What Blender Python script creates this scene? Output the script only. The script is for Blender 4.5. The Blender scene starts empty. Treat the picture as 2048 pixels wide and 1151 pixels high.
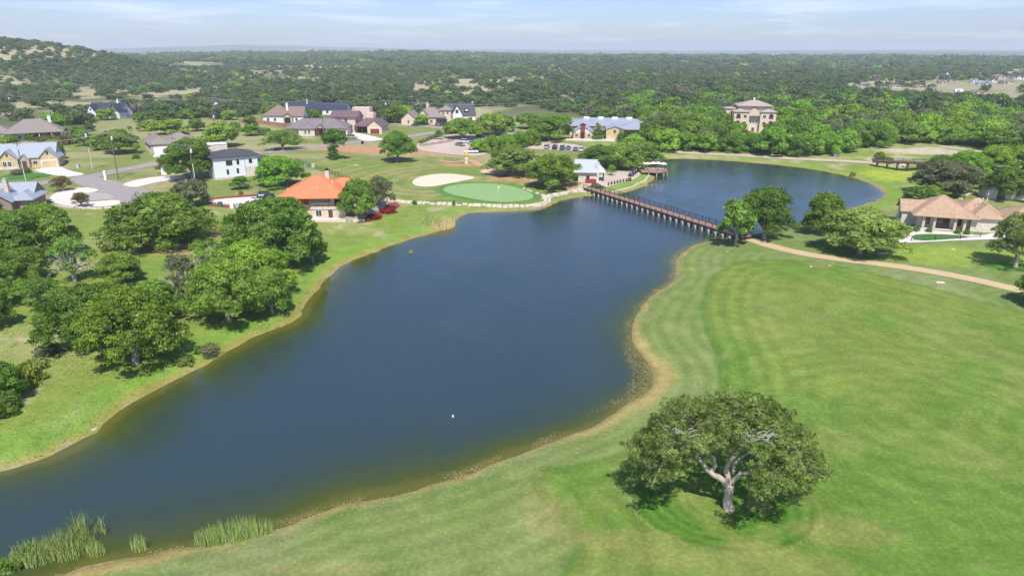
import bpy, bmesh, math, random
import numpy as np
from mathutils import Vector, Matrix, geometry as mgeo
C = bpy.context.scene
COL = C.collection
R_ = math.radians
# ------------------------------------------------------------------ camera, light, exposure
F = 1365.0; CX, CY = 1024.0, 575.5; CAMH = 40.0
PITCH = math.atan((CY - 100.0) / F)
cam = bpy.data.cameras.new('camera'); camo = bpy.data.objects.new('camera', cam); COL.objects.link(camo)
camo.location = (0, 0, CAMH); camo.rotation_euler = (math.pi/2 - PITCH, 0, 0)
cam.sensor_width = 36; cam.lens = 36*F/2048; cam.clip_end = 40000; cam.clip_start = 0.5
C.camera = camo
SUN_EL = R_(56); SHX, SHY = -0.10, 1.0           # ground direction in which shadows fall
sun = bpy.data.lights.new('sun', 'SUN'); sun.energy = 4.6; sun.angle = R_(0.55); sun.color = (1, 0.94, 0.84)
suno = bpy.data.objects.new('sun', sun); COL.objects.link(suno)
_l = math.hypot(SHX, SHY)
sdir = Vector((SHX/_l*math.cos(SUN_EL), SHY/_l*math.cos(SUN_EL), -math.sin(SUN_EL)))
suno.rotation_euler = sdir.to_track_quat('-Z', 'Y').to_euler()
W = bpy.data.worlds.new('World'); C.world = W; W.use_nodes = True
nt = W.node_tree; nt.nodes.clear()
wo = nt.nodes.new('ShaderNodeOutputWorld'); bg = nt.nodes.new('ShaderNodeBackground'); sky = nt.nodes.new('ShaderNodeTexSky')
sky.sky_type = 'NISHITA'; sky.sun_disc = False; sky.sun_elevation = SUN_EL
sky.sun_rotation = math.atan2(-SHX, -SHY); sky.altitude = 0
sky.air_density = 1.0; sky.dust_density = 0.6; sky.ozone_density = 2.6
bg.inputs['Strength'].default_value = 0.108
# thin high cloud: stretched noise over the sky direction
tc = nt.nodes.new('ShaderNodeTexCoord'); sep = nt.nodes.new('ShaderNodeSeparateXYZ'); nt.links.new(tc.outputs['Generated'], sep.inputs[0])
def wm(op, a, b=None, clamp=False):
    n = nt.nodes.new('ShaderNodeMath'); n.operation = op; n.use_clamp = clamp
    for i, v in enumerate((a, b)):
        if v is None: continue
        if isinstance(v, (int, float)): n.inputs[i].default_value = v
        else: nt.links.new(v, n.inputs[i])
    return n.outputs[0]
zz = wm('ADD', wm('MAXIMUM', sep.outputs[2], 0.0), 0.045)
cmb = nt.nodes.new('ShaderNodeCombineXYZ')
nt.links.new(wm('DIVIDE', sep.outputs[0], zz), cmb.inputs[0]); nt.links.new(wm('DIVIDE', sep.outputs[1], zz), cmb.inputs[1])
nz = nt.nodes.new('ShaderNodeTexNoise'); nz.inputs['Scale'].default_value = 0.34; nz.inputs['Detail'].default_value = 9; nz.inputs['Roughness'].default_value = 0.62; nz.inputs['Distortion'].default_value = 0.6
nt.links.new(cmb.outputs[0], nz.inputs['Vector'])
cr = nt.nodes.new('ShaderNodeValToRGB'); cr.color_ramp.elements[0].position = 0.50; cr.color_ramp.elements[1].position = 0.78
cr.color_ramp.elements[0].color = (0, 0, 0, 1); cr.color_ramp.elements[1].color = (0.50, 0.50, 0.50, 1)
nt.links.new(nz.outputs[0], cr.inputs[0])
mx = nt.nodes.new('ShaderNodeMixRGB'); mx.inputs[2].default_value = (9.2, 9.8, 11.4, 1)
nt.links.new(cr.outputs[0], mx.inputs[0])
tint = nt.nodes.new('ShaderNodeMixRGB'); tint.blend_type = 'MULTIPLY'; tint.inputs[0].default_value = 1; tint.inputs[2].default_value = (0.75, 0.83, 1.16, 1)
nt.links.new(sky.outputs[0], tint.inputs[1]); nt.links.new(tint.outputs[0], mx.inputs[1])
nt.links.new(mx.outputs[0], bg.inputs[0]); nt.links.new(bg.outputs[0], wo.inputs[0])
C.view_settings.view_transform = 'Standard'; C.view_settings.look = 'None'; C.view_settings.gamma = 1
C.view_settings.use_curve_mapping = False; C.view_settings.exposure = 0.34
C.cycles.max_bounces = 6; C.cycles.diffuse_bounces = 4; C.cycles.glossy_bounces = 3; C.cycles.transmission_bounces = 3
C.cycles.volume_bounces = 1; C.cycles.transparent_max_bounces = 6
C.cycles.sample_clamp_indirect = 6

# ------------------------------------------------------------------ helpers
def tag(o, label=None, cat=None, group=None, kind=None):
    if label: o['label'] = label
    if cat: o['category'] = cat
    if group: o['group'] = group
    if kind: o['kind'] = kind
    return o
def link(o, parent=None):
    COL.objects.link(o)
    if parent is not None: o.parent = parent
    return o
def empty(name, loc=(0, 0, 0), rz=0, scale=None):
    o = bpy.data.objects.new(name, None); COL.objects.link(o); o.location = loc; o.rotation_euler = (0, 0, rz)
    if scale is not None: o.scale = scale
    o.empty_display_size = 0.5
    return o
def mesh_np(name, V, Fc, mats=(), smooth=False, mi=None):
    me = bpy.data.meshes.new(name)
    V = np.asarray(V, dtype=np.float32); Fc = np.asarray(Fc, dtype=np.int32); k = Fc.shape[1]
    me.vertices.add(len(V)); me.vertices.foreach_set('co', V.ravel())
    me.loops.add(Fc.size); me.loops.foreach_set('vertex_index', Fc.ravel())
    me.polygons.add(len(Fc)); me.polygons.foreach_set('loop_start', np.arange(0, Fc.size, k, dtype=np.int32))
    me.polygons.foreach_set('loop_total', np.full(len(Fc), k, dtype=np.int32))
    if smooth: me.polygons.foreach_set('use_smooth', np.ones(len(Fc), dtype=bool))
    for m in mats: me.materials.append(m)
    if mi is not None: me.polygons.foreach_set('material_index', np.asarray(mi, dtype=np.int32))
    me.update(calc_edges=True)
    return me
def vcol(me, name, arr):
    a = me.color_attributes.new(name, 'FLOAT_COLOR', 'POINT')
    c = np.ones((len(me.vertices), 4), dtype=np.float32); c[:, :arr.shape[1]] = arr
    a.data.foreach_set('color', c.ravel())
class MB:
    """collects simple solids into one mesh"""
    def __init__(s): s.v = []; s.f = []
    def add(s, vs, fs):
        n = len(s.v); s.v += [tuple(v) for v in vs]; s.f += [[i+n for i in f] for f in fs]; return s
    def box(s, x0, x1, y0, y1, z0, z1):
        return s.add([(x0,y0,z0),(x1,y0,z0),(x1,y1,z0),(x0,y1,z0),(x0,y0,z1),(x1,y0,z1),(x1,y1,z1),(x0,y1,z1)],
            [(0,3,2,1),(4,5,6,7),(0,1,5,4),(1,2,6,5),(2,3,7,6),(3,0,4,7)])
    def prism(s, pts, z0, z1):
        n = len(pts)
        return s.add([(p[0],p[1],z0) for p in pts]+[(p[0],p[1],z1) for p in pts],
            [list(range(n))[::-1], list(range(n,2*n))]+[(i,(i+1)%n,n+(i+1)%n,n+i) for i in range(n)])
    def tube(s, pts, rad, k=6):
        pts = [Vector(p) for p in pts]
        if isinstance(rad, (int, float)): rad = [rad]*len(pts)
        rings = []
        for i, p in enumerate(pts):
            d = (pts[min(i+1, len(pts)-1)] - pts[max(i-1, 0)]).normalized()
            u = d.orthogonal().normalized() if i == 0 else (u - d*u.dot(d)).normalized()
            w = d.cross(u)
            rings.append([p + (u*math.cos(2*math.pi*j/k) + w*math.sin(2*math.pi*j/k))*rad[i] for j in range(k)])
        vs = [v for r in rings for v in r]; fs = []
        for i in range(len(pts)-1):
            for j in range(k):
                a, b = i*k+j, i*k+(j+1) % k
                fs.append((a, b, b+k, a+k))
        fs.append(list(range(k))[::-1]); fs.append([len(vs)-k+j for j in range(k)])
        return s.add(vs, fs)
    def lathe(s, prof, k=12, c=(0, 0)):
        vs = []; fs = []
        for r, z in prof:
            for j in range(k): vs.append((c[0]+r*math.cos(2*math.pi*j/k), c[1]+r*math.sin(2*math.pi*j/k), z))
        for i in range(len(prof)-1):
            for j in range(k):
                a, b = i*k+j, i*k+(j+1) % k; fs.append((a, b, b+k, a+k))
        fs.append(list(range(k))[::-1]); fs.append([len(vs)-k+j for j in range(k)])
        return s.add(vs, fs)
    def mesh(s, name, mat=None, smooth=False):
        me = bpy.data.meshes.new(name); me.from_pydata(s.v, [], s.f)
        if mat: me.materials.append(mat)
        if smooth: me.polygons.foreach_set('use_smooth', [True]*len(me.polygons))
        me.update(); return me
    def obj(s, name, mat=None, parent=None, smooth=False):
        return link(bpy.data.objects.new(name, s.mesh(name, mat, smooth)), parent)

# ------------------------------------------------------------------ noise
def _hash(ix, iy, seed):
    n = (ix.astype(np.int64)*374761393 + iy.astype(np.int64)*668265263 + seed*1442695041) & 0x7fffffff
    n = ((n ^ (n >> 13)) * 1274126177) & 0x7fffffff
    return ((n ^ (n >> 16)) & 0xffff)/65535.0
def vnoise(x, y, seed=0):
    ix = np.floor(x); iy = np.floor(y); fx = x-ix; fy = y-iy
    fx = fx*fx*(3-2*fx); fy = fy*fy*(3-2*fy)
    a = _hash(ix, iy, seed); b = _hash(ix+1, iy, seed); c = _hash(ix, iy+1, seed); d = _hash(ix+1, iy+1, seed)
    return (a*(1-fx)+b*fx)*(1-fy)+(c*(1-fx)+d*fx)*fy
def fbm(x, y, s, seed=0, o=4):
    x = np.asarray(x, dtype=float)/s; y = np.asarray(y, dtype=float)/s; r = 0; a = 0.5; t = 0
    for i in range(o): r = r + a*vnoise(x+17.3*i, y-9.1*i, seed+i); t += a; a *= .5; x = x*2.03; y = y*2.03
    return r/t
def sstep(a, b, x): t = np.clip((x-a)/(b-a), 0, 1); return t*t*(3-2*t)

# ------------------------------------------------------------------ picking ground points by photo position
cp, sp = math.cos(PITCH), math.sin(PITCH)
def ray(px, py):
    u = (px-CX)/F; v = -(py-CY)/F
    return np.array([u, cp+v*sp, -sp+v*cp])
def at0(px, py, z=0.0):
    d = ray(px, py); t = (z-CAMH)/d[2]
    return (d[0]*t, d[1]*t)
def depth(p): return p[1]*cp + (CAMH-p[2])*sp        # distance along the view axis: F/depth pixels per metre

LAKE_PX = [(0,942),(60,925),(110,905),(150,885),(172,872),(196,862),(200,849),(230,825),(280,795),(330,768),(380,745),(430,718),(470,695),(500,678),(540,660),(572,652),(600,632),(612,605),(640,575),(665,545),(700,520),(740,508),(790,488),(830,475),(870,464),(900,455),(908,442),(925,427),(980,423),(1050,421),(1085,416),(1108,407),(1130,397),(1170,392),(1205,390),(1240,386),(1280,377),(1303,364),(1311,352),(1302,343),(1290,335),(1306,325),(1330,318),(1360,317),(1440,320),(1500,325),(1560,330),(1620,338),(1680,348),(1730,362),(1760,376),(1769,390),(1752,402),(1720,412),(1680,424),(1640,441),(1600,452),(1560,462),(1500,468),(1478,472),(1450,478),(1420,482),(1398,487),(1375,497),(1355,511),(1348,530),(1354,550),(1340,570),(1310,585),(1290,605),(1272,630),(1262,650),(1262,672),(1275,702),(1300,730),(1309,757),(1296,782),(1265,802),(1220,832),(1170,860),(1130,875),(1080,893),(1020,915),(960,940),(880,965),(800,988),(740,1000),(690,1007),(650,1020),(600,1042),(540,1064),(460,1082),(380,1093),(300,1108),(250,1117),(200,1127),(150,1140),(90,1162),(20,1190),(-200,1230),(-520,1150),(-520,1080),(-200,1000)]
def smooth_poly(P, it=2):
    P = np.array(P, dtype=float)
    for _ in range(it):
        Q = np.roll(P, -1, 0); P = np.stack([P*.75+Q*.25, P*.25+Q*.75], 1).reshape(-1, 2)
    return P
LAKE = smooth_poly([at0(*p) for p in LAKE_PX], 1)
def inpoly(P, x, y):
    ins = np.zeros(x.shape, bool); n = len(P)
    for i in range(n):
        x1, y1 = P[i]; x2, y2 = P[(i+1) % n]
        if y1 == y2: continue
        c = ((y1 > y) != (y2 > y)) & (x < (x2-x1)*(y-y1)/(y2-y1)+x1); ins ^= c
    return ins
def sdist(P, x, y):
    """distance to polygon, positive outside"""
    d2 = np.full(x.shape, 1e12); n = len(P)
    for i in range(n):
        a = P[i]; b = P[(i+1) % n]; e = b-a; L = e@e
        if L == 0: continue
        t = np.clip(((x-a[0])*e[0]+(y-a[1])*e[1])/L, 0, 1)
        d2 = np.minimum(d2, (x-a[0]-t*e[0])**2+(y-a[1]-t*e[1])**2)
    return np.where(inpoly(P, x, y), -1, 1)*np.sqrt(d2)
def lake_d(x, y):
    x = np.asarray(x, float); y = np.asarray(y, float)
    d = np.full(x.shape, 200.0); m = (np.hypot(x, y) < 620)
    if m.any():
        xs, ys = x[m], y[m]; dd = sdist(LAKE, xs, ys)
        dd = dd + (fbm(xs, ys, 2.2, 5, 3)-.5)*1.5*np.exp(-np.abs(dd)/4) * np.clip(np.hypot(xs, ys)/150, .5, 1.4)
        d[m] = dd
    return np.minimum(d, 200)
IN_ = at0(1806, 334, 1.0)
def h_at(x, y, d=None):
    x = np.asarray(x, float); y = np.asarray(y, float)
    if d is None: d = lake_d(x, y)
    R = np.hypot(x, y); dl = np.maximum(d, 0)
    z = np.where(d > 0, 0.45*(1-np.exp(-dl/1.6))+1.25*(1-np.exp(-dl/22)), -1.6*(1-np.exp(np.minimum(d, 0)/7)))
    k = sstep(4, 50, d)
    z = z + k*(fbm(x, y, 70, 11, 2)-.5)*1.8
    z = z + sstep(180, 420, R)*2.5*k
    # far country: rises gently, rolls
    ff = sstep(420, 3200, R)
    az = np.degrees(np.arctan2(x, y))
    z = z + ff*(19-11*sstep(-14, 14, az)) - sstep(2600, 3400, R)*15 + sstep(380, 1100, R)*(fbm(x, y, 520, 21, 3)-.5)*15 + sstep(1200, 3500, R)*(fbm(x, y, 1500, 31, 2)-.5)*14
    # hill at the upper left
    az = np.degrees(np.arctan2(x, y))
    hx, hy = -740, 950
    g = np.exp(-(((x-hx)/215)**2+((y-hy)/240)**2)**1.5)
    z = z + 46*g
    z = z - 1.9*np.exp(-(((x-IN_[0])/8)**2+((y-IN_[1])/9)**2))
    # far ranges
    e = sstep(6500, 10500, R)
    z = z + e*(24+58*np.exp(-((az+20)/9.5)**2)*(0.55+.9*fbm(x, y, 1700, 41, 3)) + 20*np.exp(-((az+3)/14)**2)*fbm(x, y, 2000, 43, 2)*1.4)
    z = z + sstep(4200, 6600, R)*np.exp(-((az-33)/15)**2)*(21+9*fbm(x, y, 1300, 42, 3))*(1-e*.3)
    return z
_T = np.geomspace(12, 15000, 700)
def at(px, py, dz=0.0):
    d = ray(px, py); x = d[0]*_T; y = d[1]*_T; z = CAMH+d[2]*_T
    q = z - h_at(x, y)
    i = np.argmax(q < 0)
    if q[i] >= 0: t = 1150.0
    elif i > 0: t0, t1, q0, q1 = _T[i-1], _T[i], q[i-1], q[i]; t = t0+(t1-t0)*q0/(q0-q1)
    else: t = _T[0]
    return Vector((d[0]*t, d[1]*t, CAMH+d[2]*t+dz))
def ground(x, y): return float(h_at(np.array([x]), np.array([y]))[0])
def W2(pxs): return np.array([at(*p)[:2] for p in pxs])

# ------------------------------------------------------------------ materials
def mat_new(name):
    m = bpy.data.materials.new(name); m.use_nodes = True; n = m.node_tree; b = n.nodes['Principled BSDF']; return m, n, b
def ramp(n, src, cols, pos=None):
    r = n.nodes.new('ShaderNodeValToRGB'); e = r.color_ramp.elements
    pos = pos or [i/(len(cols)-1) for i in range(len(cols))]
    while len(e) < len(cols): e.new(0.5)
    for i, c in enumerate(cols): e[i].position = pos[i]; e[i].color = (*c, 1)
    n.links.new(src, r.inputs[0]); return r.outputs[0]
def noise(n, vec, scale, det=4, rough=.6, dist=0):
    t = n.nodes.new('ShaderNodeTexNoise'); t.inputs['Scale'].default_value = scale; t.inputs['Detail'].default_value = det
    t.inputs['Roughness'].default_value = rough; t.inputs['Distortion'].default_value = dist
    if vec is not None: n.links.new(vec, t.inputs['Vector'])
    return t.outputs[0]
def mixc(n, fac, a, b, mode='MIX'):
    m = n.nodes.new('ShaderNodeMixRGB'); m.blend_type = mode
    for i, v in enumerate((fac, a, b)):
        if isinstance(v, (int, float)): m.inputs[i].default_value = v
        elif isinstance(v, tuple): m.inputs[i].default_value = (*v, 1)
        else: n.links.new(v, m.inputs[i])
    return m.outputs[0]
def bump(n, b, h, strength=.5, dist=.05):
    u = n.nodes.new('ShaderNodeBump'); u.inputs['Strength'].default_value = strength; u.inputs['Distance'].default_value = dist
    n.links.new(h, u.inputs['Height']); n.links.new(u.outputs[0], b.inputs['Normal']); return u
def objco(n): return n.nodes.new('ShaderNodeTexCoord').outputs['Object']
def geopos(n): return n.nodes.new('ShaderNodeNewGeometry').outputs['Position']
MC = {}
def simple(name, col, rough=.7, metal=0, var=.18, scale=3.0, bmp=0.0, spec=.3):
    """a base colour broken up by two scales of noise and a little relief"""
    if name in MC: return MC[name]
    m, n, b = mat_new(name); c = objco(n)
    a = noise(n, c, scale, 5, .65)
    lo = tuple(x*(1-var) for x in col); hi = tuple(min(1, x*(1+var)) for x in col)
    n.links.new(ramp(n, a, [lo, hi], [.3, .7]), b.inputs['Base Color'])
    b.inputs['Roughness'].default_value = rough; b.inputs['Metallic'].default_value = metal; b.inputs['Specular IOR Level'].default_value = spec
    if bmp: bump(n, b, noise(n, c, scale*6, 4, .7), bmp, .03)
    MC[name] = m; return m
def courses(name, col, rough, scale, dark=.72, var=.12, axis='Z', metal=0, bmp=.4, spec=.3):
    """fine parallel joints (shingle courses, seams, siding) plus weathering"""
    if name in MC: return MC[name]
    m, n, b = mat_new(name); c = objco(n)
    wv = n.nodes.new('ShaderNodeTexWave'); wv.wave_type = 'BANDS'; wv.bands_direction = axis; wv.inputs['Scale'].default_value = scale; wv.inputs['Distortion'].default_value = .25; wv.inputs['Detail'].default_value = 2; wv.inputs['Detail Scale'].default_value = 3
    n.links.new(c, wv.inputs['Vector'])
    a = ramp(n, noise(n, c, 1.1, 5, .7), [tuple(x*(1-var) for x in col), tuple(min(1, x*(1+var)) for x in col)], [.3, .7])
    k = ramp(n, wv.outputs[0], [(dark,)*3, (1, 1, 1)], [.0, .3]); r_ = mixc(n, 1.0, a, k, 'MULTIPLY')
    n.links.new(r_, b.inputs['Base Color']); b.inputs['Roughness'].default_value = rough; b.inputs['Metallic'].default_value = metal; b.inputs['Specular IOR Level'].default_value = spec
    bump(n, b, wv.outputs[0], bmp, .03); MC[name] = m; return m
# ------------------------------------------------------------------ ground zones
FAIR = W2([(1402,620),(1408,585),(1425,552),(1455,530),(1500,519),(1560,518),(1640,525),(1750,547),(1900,585),(2048,625),(2400,720)])
FAIR = np.vstack([FAIR, [(120, 20)], [(60, -20)], [(10, -10)], W2([(1000,1320),(1180,1085),(1100,1020),(1045,945),(1150,930),(1260,905),(1340,870),(1405,832),(1438,785),(1440,735),(1428,700),(1412,660)])])
FAIR = smooth_poly(FAIR, 2)
HERO = at(1457, 1018); RING = at(1447, 1003); RINGR = 8.2
GREEN = smooth_poly(W2([(883,379),(898,371),(950,366),(1005,368),(1042,377),(1070,390),(1062,400),(1025,405),(975,403),(930,395),(898,388)]), 3)
BUNK1 = smooth_poly(W2([(822,366),(832,356),(860,349),(900,347),(938,352),(954,356),(930,361),(900,367),(862,374),(834,373)]), 3)
BUNK2 = smooth_poly(W2([(959,342),(975,337),(1000,338),(1014,343),(1008,350),(980,349),(963,346)]), 3)
LOT = W2([(836,284),(880,274),(905,268),(960,268),(1010,276),(1080,282),(1175,292),(1160,303),(1090,299),(1010,297),(985,303),(960,312),(930,312),(880,306),(832,300)])
def blob(x, y, px, py, rx, ry, seed=3):
    """soft mask round a place seen at px,py with world radii rx,ry and a ragged edge"""
    p = at(px, py); q = np.hypot((x-p[0])/rx, (y-p[1])/ry)
    q = q + (fbm(x, y, max(rx, 4)*.35, seed, 3)-.5)*.9
    return 1-sstep(.7, 1.1, q)
def lerp(a, b, m): return a*(1-m[:, None])+np.array(b)[None, :]*m[:, None]
def paint(x, y, d):
    N = len(x); R = np.hypot(x, y); az = np.degrees(np.arctan2(x, y))
    n1 = fbm(x, y, 22, 1, 4); n2 = fbm(x, y, 5, 2, 4); n3 = fbm(x, y, 60, 3, 3); n4 = fbm(x, y, 1.3, 4, 3)
    c = np.tile(np.array([.170, .225, .045]), (N, 1))
    # west bank meadow: yellow-green with straw and lush patches
    c = lerp(c, (.30, .29, .13), sstep(.50, .66, n1)*.45)
    c = lerp(c, (.11, .21, .03), sstep(.52, .66, n2)*.6)
    c = lerp(c, (.38, .31, .19), sstep(.58, .70, n2)*sstep(.36, .56, n1)*.75)
    # neighbourhood: duller, drier
    nb = sstep(165, 230, R)*(az < 6)
    c = lerp(c, (.165, .19, .062), nb*.75)
    c = lerp(c, (.33, .28, .16), nb*sstep(.52, .66, n1)*.6)
    # east side: mown
    east = inpoly(EASTP, x, y)
    sh = np.maximum(d, 0)
    if east.any():
        e = east.astype(float)
        coll = np.array([.150, .203, .060])[None]*np.ones((N, 1))
        st = .5+.5*np.sin(d*2*np.pi/2.3+ (n3-.5)*5)
        coll = coll*(1+.20*(st-.5)[:, None]) + (n2-.5)[:, None]*np.array([.07, .04, .04])
        coll = lerp(coll, (.25, .24, .13), sstep(.55, .68, n1)*.35)
        c = np.where(east[:, None], coll, c)
        fd = sdist(FAIR, x, y)
        fm = 1-sstep(-.25, .25, fd+(n4-.5)*.3)
        fair = np.tile(np.array([.100, .178, .028]), (N, 1))
        fair = lerp(fair, (.150, .200, .040), sstep(.42, .62, n1)*.8)
        fair = lerp(fair, (.20, .215, .065), sstep(.58, .74, fbm(x, y, 9, 8, 4))*.45)
        fair = lerp(fair, (.100, .190, .048), sstep(.5, .7, n3)*.6)
        # tyre and mower tracks: thin arcs about several centres
        rgx = (fbm(x, y, 20, 61, 2)-.5)*6; rgy = (fbm(x, y, 20, 62, 2)-.5)*6
        for (cx_, cy_, per, amt) in ((34, 88, 2.4, .10), (52, 70, 3.1, .09), (18, 60, 2.1, .07), (70, 110, 3.6, .08)):
            rr = np.hypot(x-cx_+rgx, y-cy_+rgy); tr = np.abs((rr/per) % 1-.5)*2
            k = sstep(.80, .97, tr)*sstep(.45, .6, fbm(x, y, 11, int(cx_), 2))
            fair = lerp(fair, (.19, .265, .09), k*amt*2.0)
        mc = at(1840, 840); mr_ = np.hypot((x-mc[0]), (y-mc[1])*1.25); mk = (1-sstep(24, 36, mr_))*sstep(.3, .55, fbm(x, y, 18, 64, 2)+.12)
        fair = fair*(1+(.065*np.sin(mr_*2*np.pi/3.3)*mk)[:, None]); fair = lerp(fair, (.165, .225, .055), sstep(.80, .97, np.abs((mr_/1.65) % 1-.5)*2)*mk*.35)
        ek = (1-sstep(6, 15, -fd)); fair = fair*(1+(.10*np.sin(fd*2*np.pi/2.6)*ek)[:, None])
        rr = fbm(x+y*.4, (y-x*.5)*.13, 1.6, 9, 3); fair = fair*(1+.30*(rr-.5)[:, None])
        c = c*(1-fm[:, None])+fair*fm[:, None]
        ed = np.exp(-((fd+.05)/.35)**2)*e*(fd > -2); c = lerp(c, (.07, .16, .03), ed*.7)
        # ring mown round the lone oak
        q = np.hypot(x-RING[0], (y-RING[1])*1.24)+(n4-.5)*.35
        rm = 1-sstep(RINGR-.3, RINGR+.1, q)
        rc = np.tile(np.array([.070, .155, .020]), (N, 1))*(1+.18*np.sin(q*2*np.pi/1.15))[:, None]
        rc = lerp(rc, (.30, .26, .12), sstep(.45, .7, n2)*(1-sstep(1.5, 5.5, np.hypot(x-RING[0], y-RING[1]-1)))*.8)
        rc = lerp(rc, (.20, .23, .06), sstep(.5, .68, fbm(x, y, 3, 77, 3))*.4)
        c = c*(1-rm[:, None])+rc*rm[:, None]
        c = lerp(c, (.075, .150, .030), np.exp(-((q-RINGR+.05)/.14)**2)*.6); c = lerp(c, (.34, .31, .14), np.exp(-((q-RINGR-.25)/.11)**2)*.35)
        for a in ((1080,1000,2.,5),(1130,1040,2.,4),(1500,1120,8,2.5),(1250,1080,6,1.5),(1690,1060,5,2),(650,1135,5,1),(1640,530,2.5,3)):
            c = lerp(c, (.32, .25, .11), blob(x, y, *a)*.26*e)
        # straw fringe down to the water
        dw = .35+1.0*np.exp(-(((x-17)/10)**2+((y-76)/16)**2))+.5*sstep(.45, .6, n3)
        dry = (1-sstep(1.0*dw, 3.2*dw, d+(n2-.5)*2.4))*e*sstep(-1.5, -.2, d)
        c = lerp(c, (.36, .29, .115), dry*.8)
        wet = (1-sstep(.1, .9, d+(n2-.5)*1.2))*e
        c = lerp(c, (.20, .16, .065), wet*.8)
        c = lerp(c, (.26, .30, .06), sstep(.3, 1.5, d)*(1-sstep(2, 4.5, d))*sstep(.5, .62, n1)*e*(R > 75)*.7)
    w = ~east
    wf = w.astype(float)*(R < 420)
    lush = sstep(.6, 1.6, d+(n2-.5))*(1-sstep(3.5, 7.5, d+(n2-.5)*4))*wf
    c = lerp(c, (.145,.265,.04), lush*.75)
    olive = (1-sstep(.5, 2.4, d+(n2-.5)*1.6))*wf
    c = lerp(c, (.24, .22, .055), olive*.8)
    mud = (1-sstep(.15, .75, d+(n2-.5)*1.0))*wf
    c = lerp(c, (.27, .20, .12), mud*(.25+.65*sstep(.42, .6, n1)))
    c = lerp(c, (.27, .24, .18), (1-sstep(-.1, .3, d))*wf*sstep(.66, .72, fbm(x, y, 3, 91, 2)))
    # mown turf round the green
    gm = 1-sstep(-3, 3, sdist(TURF, x, y)+(n2-.5)*4)
    turf = np.tile(np.array([.148, .205, .05]), (N, 1)); turf = lerp(turf, (.235, .225, .085), sstep(.45, .62, fbm(x, y, 8, 51, 3))*.75)
    gd = sdist(GREEN, x, y)
    turf = turf*(1+.14*np.sin((sdist(BUNK1, x, y))*2*np.pi/5))[:, None]
    turf = lerp(turf, (.085, .185, .04), (1-sstep(1.5, 3.5, gd)))
    c = c*(1-gm[:, None])+turf*gm[:, None]
    # bare red dirt, straw and caliche patches
    for a in ((715,298,17,7,.9),(770,300,24,6,.7),(850,305,30,5,.8),(670,296,16,5,.5),(940,330,9,3,.8),(1010,345,10,6,.6),(1150,372,12,5,.5),(1040,358,10,5,.6)):
        c = lerp(c, (.43, .205, .125), blob(x, y, *a[:4])*a[4])
    for a in ((320,490,13,3.5,.8),(290,482,8,3,.8),(440,465,6,5,.6),(360,505,8,2.5,.5)):
        c = lerp(c, (.40, .235, .14), blob(x, y, *a[:4])*a[4])
    for a in ((120,330,18,8,.35),(420,320,16,8,.35),(610,312,22,7,.35),(170,310,14,8,.5),(280,340,12,4,.3),(100,300,8,8,.3),(590,292,18,5,.6),(490,262,40,12,.5),(560,275,20,8,.6),(470,225,60,30,.5),(330,238,60,25,.3)):
        c = lerp(c, (.37, .31, .20), blob(x, y, *a[:4])*a[4])
    for a in ((1640,318,25,3,.6),(1480,312,60,3,.5),(1390,311,30,3,.5)):
        c = lerp(c, (.33, .28, .15), blob(x, y, *a[:4])*a[4])
    bank = sstep(1, 3, d)*(1-sstep(16, 22, d))*((az > 12) & (R > 300))
    c = lerp(c, (.31, .28, .15), bank*sstep(4, 8, d)*.85)
    c = lerp(c, (.29, .33, .055), bank*(1-sstep(3, 7, d))*.8)
    c = lerp(c, (.29, .36, .04), blob(x, y, 1800, 348, 14, 14)*.8)
    for a in ((1830,303,16,9,.75),(1855,297,8,4,.8),(1780,318,10,3,.8),(1850,345,8,3,.6),(1795,330,12,2,.5),(1890,305,14,8,.5),(1800,300,10,5,.4)):
        c = lerp(c, (.47, .40, .31), blob(x, y, *a[:4])*a[4])
    c = lerp(c, (.20, .28, .045), blob(x, y, 1900, 510, 16, 8)*.9)
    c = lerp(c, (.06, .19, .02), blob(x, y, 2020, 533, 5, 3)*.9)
    # woodland floor and far country
    far = sstep(300, 380, R)*(1-bank)*(1-gm)
    fl = np.tile(np.array([.115, .125, .062]), (N, 1)); fl = lerp(fl, (.34, .30, .18), sstep(.50, .59, fbm(x, y, 150, 71, 4))*.9)
    fl = lerp(fl, (.065, .095, .035), sstep(.50, .62, fbm(x, y, 45, 73, 4))*.8)
    fm2 = far*np.where(nb > 0, sstep(330, 420, R), 1)
    c = c*(1-fm2[:, None])+fl*fm2[:, None]
    for P, col, m in CLEAR:
        q = 1-sstep(-.1, .25, sdist(P, x, y)/40+(fbm(x, y, 60, 81, 3)-.5)*.7)
        c = lerp(c, col, q*m)
    vf = sstep(3000, 5200, R)
    fc = np.tile(np.array([.055, .085, .04]), (N, 1)); fc = lerp(fc, (.26, .26, .19), sstep(.60, .70, fbm(x, y*.5, 240, 75, 4))*.6)
    c = c*(1-vf[:, None])+fc*vf[:, None]
    # lake bed
    bed = sstep(-.3, -3, d); bed = 1-sstep(-1.2, 0.1, d)
    c = lerp(c, (.16, .14, .04), bed*.9)
    return np.clip(c, .01, .8)
EASTP = np.array([(-30, -40)]+[tuple(p) for p in W2([(-60,1230),(60,1170),(260,1112),(450,1078),(620,1028),(900,945),(1100,870),(1250,795),(1260,740),(1230,660),(1300,560),(1330,500),(1400,478),(1480,462),(1560,455),(1640,436),(1750,425)])]+[(125, 185), (150, 160), (400, 130), (300, -40)])
TURF = W2([(560,322),(660,318),(760,322),(860,312),(940,318),(1000,345),(1100,372),(1165,380),(1100,402),(1040,415),(900,413),(800,404),(730,390),(690,350),(610,330)])
def far_poly(px):
    ym = sum(q[1] for q in px)/len(px); px = [(a, b+(12 if b > ym else 0)) for a, b in px]
    return np.array([tuple(at(*p)[:2]) for p in px])
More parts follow.
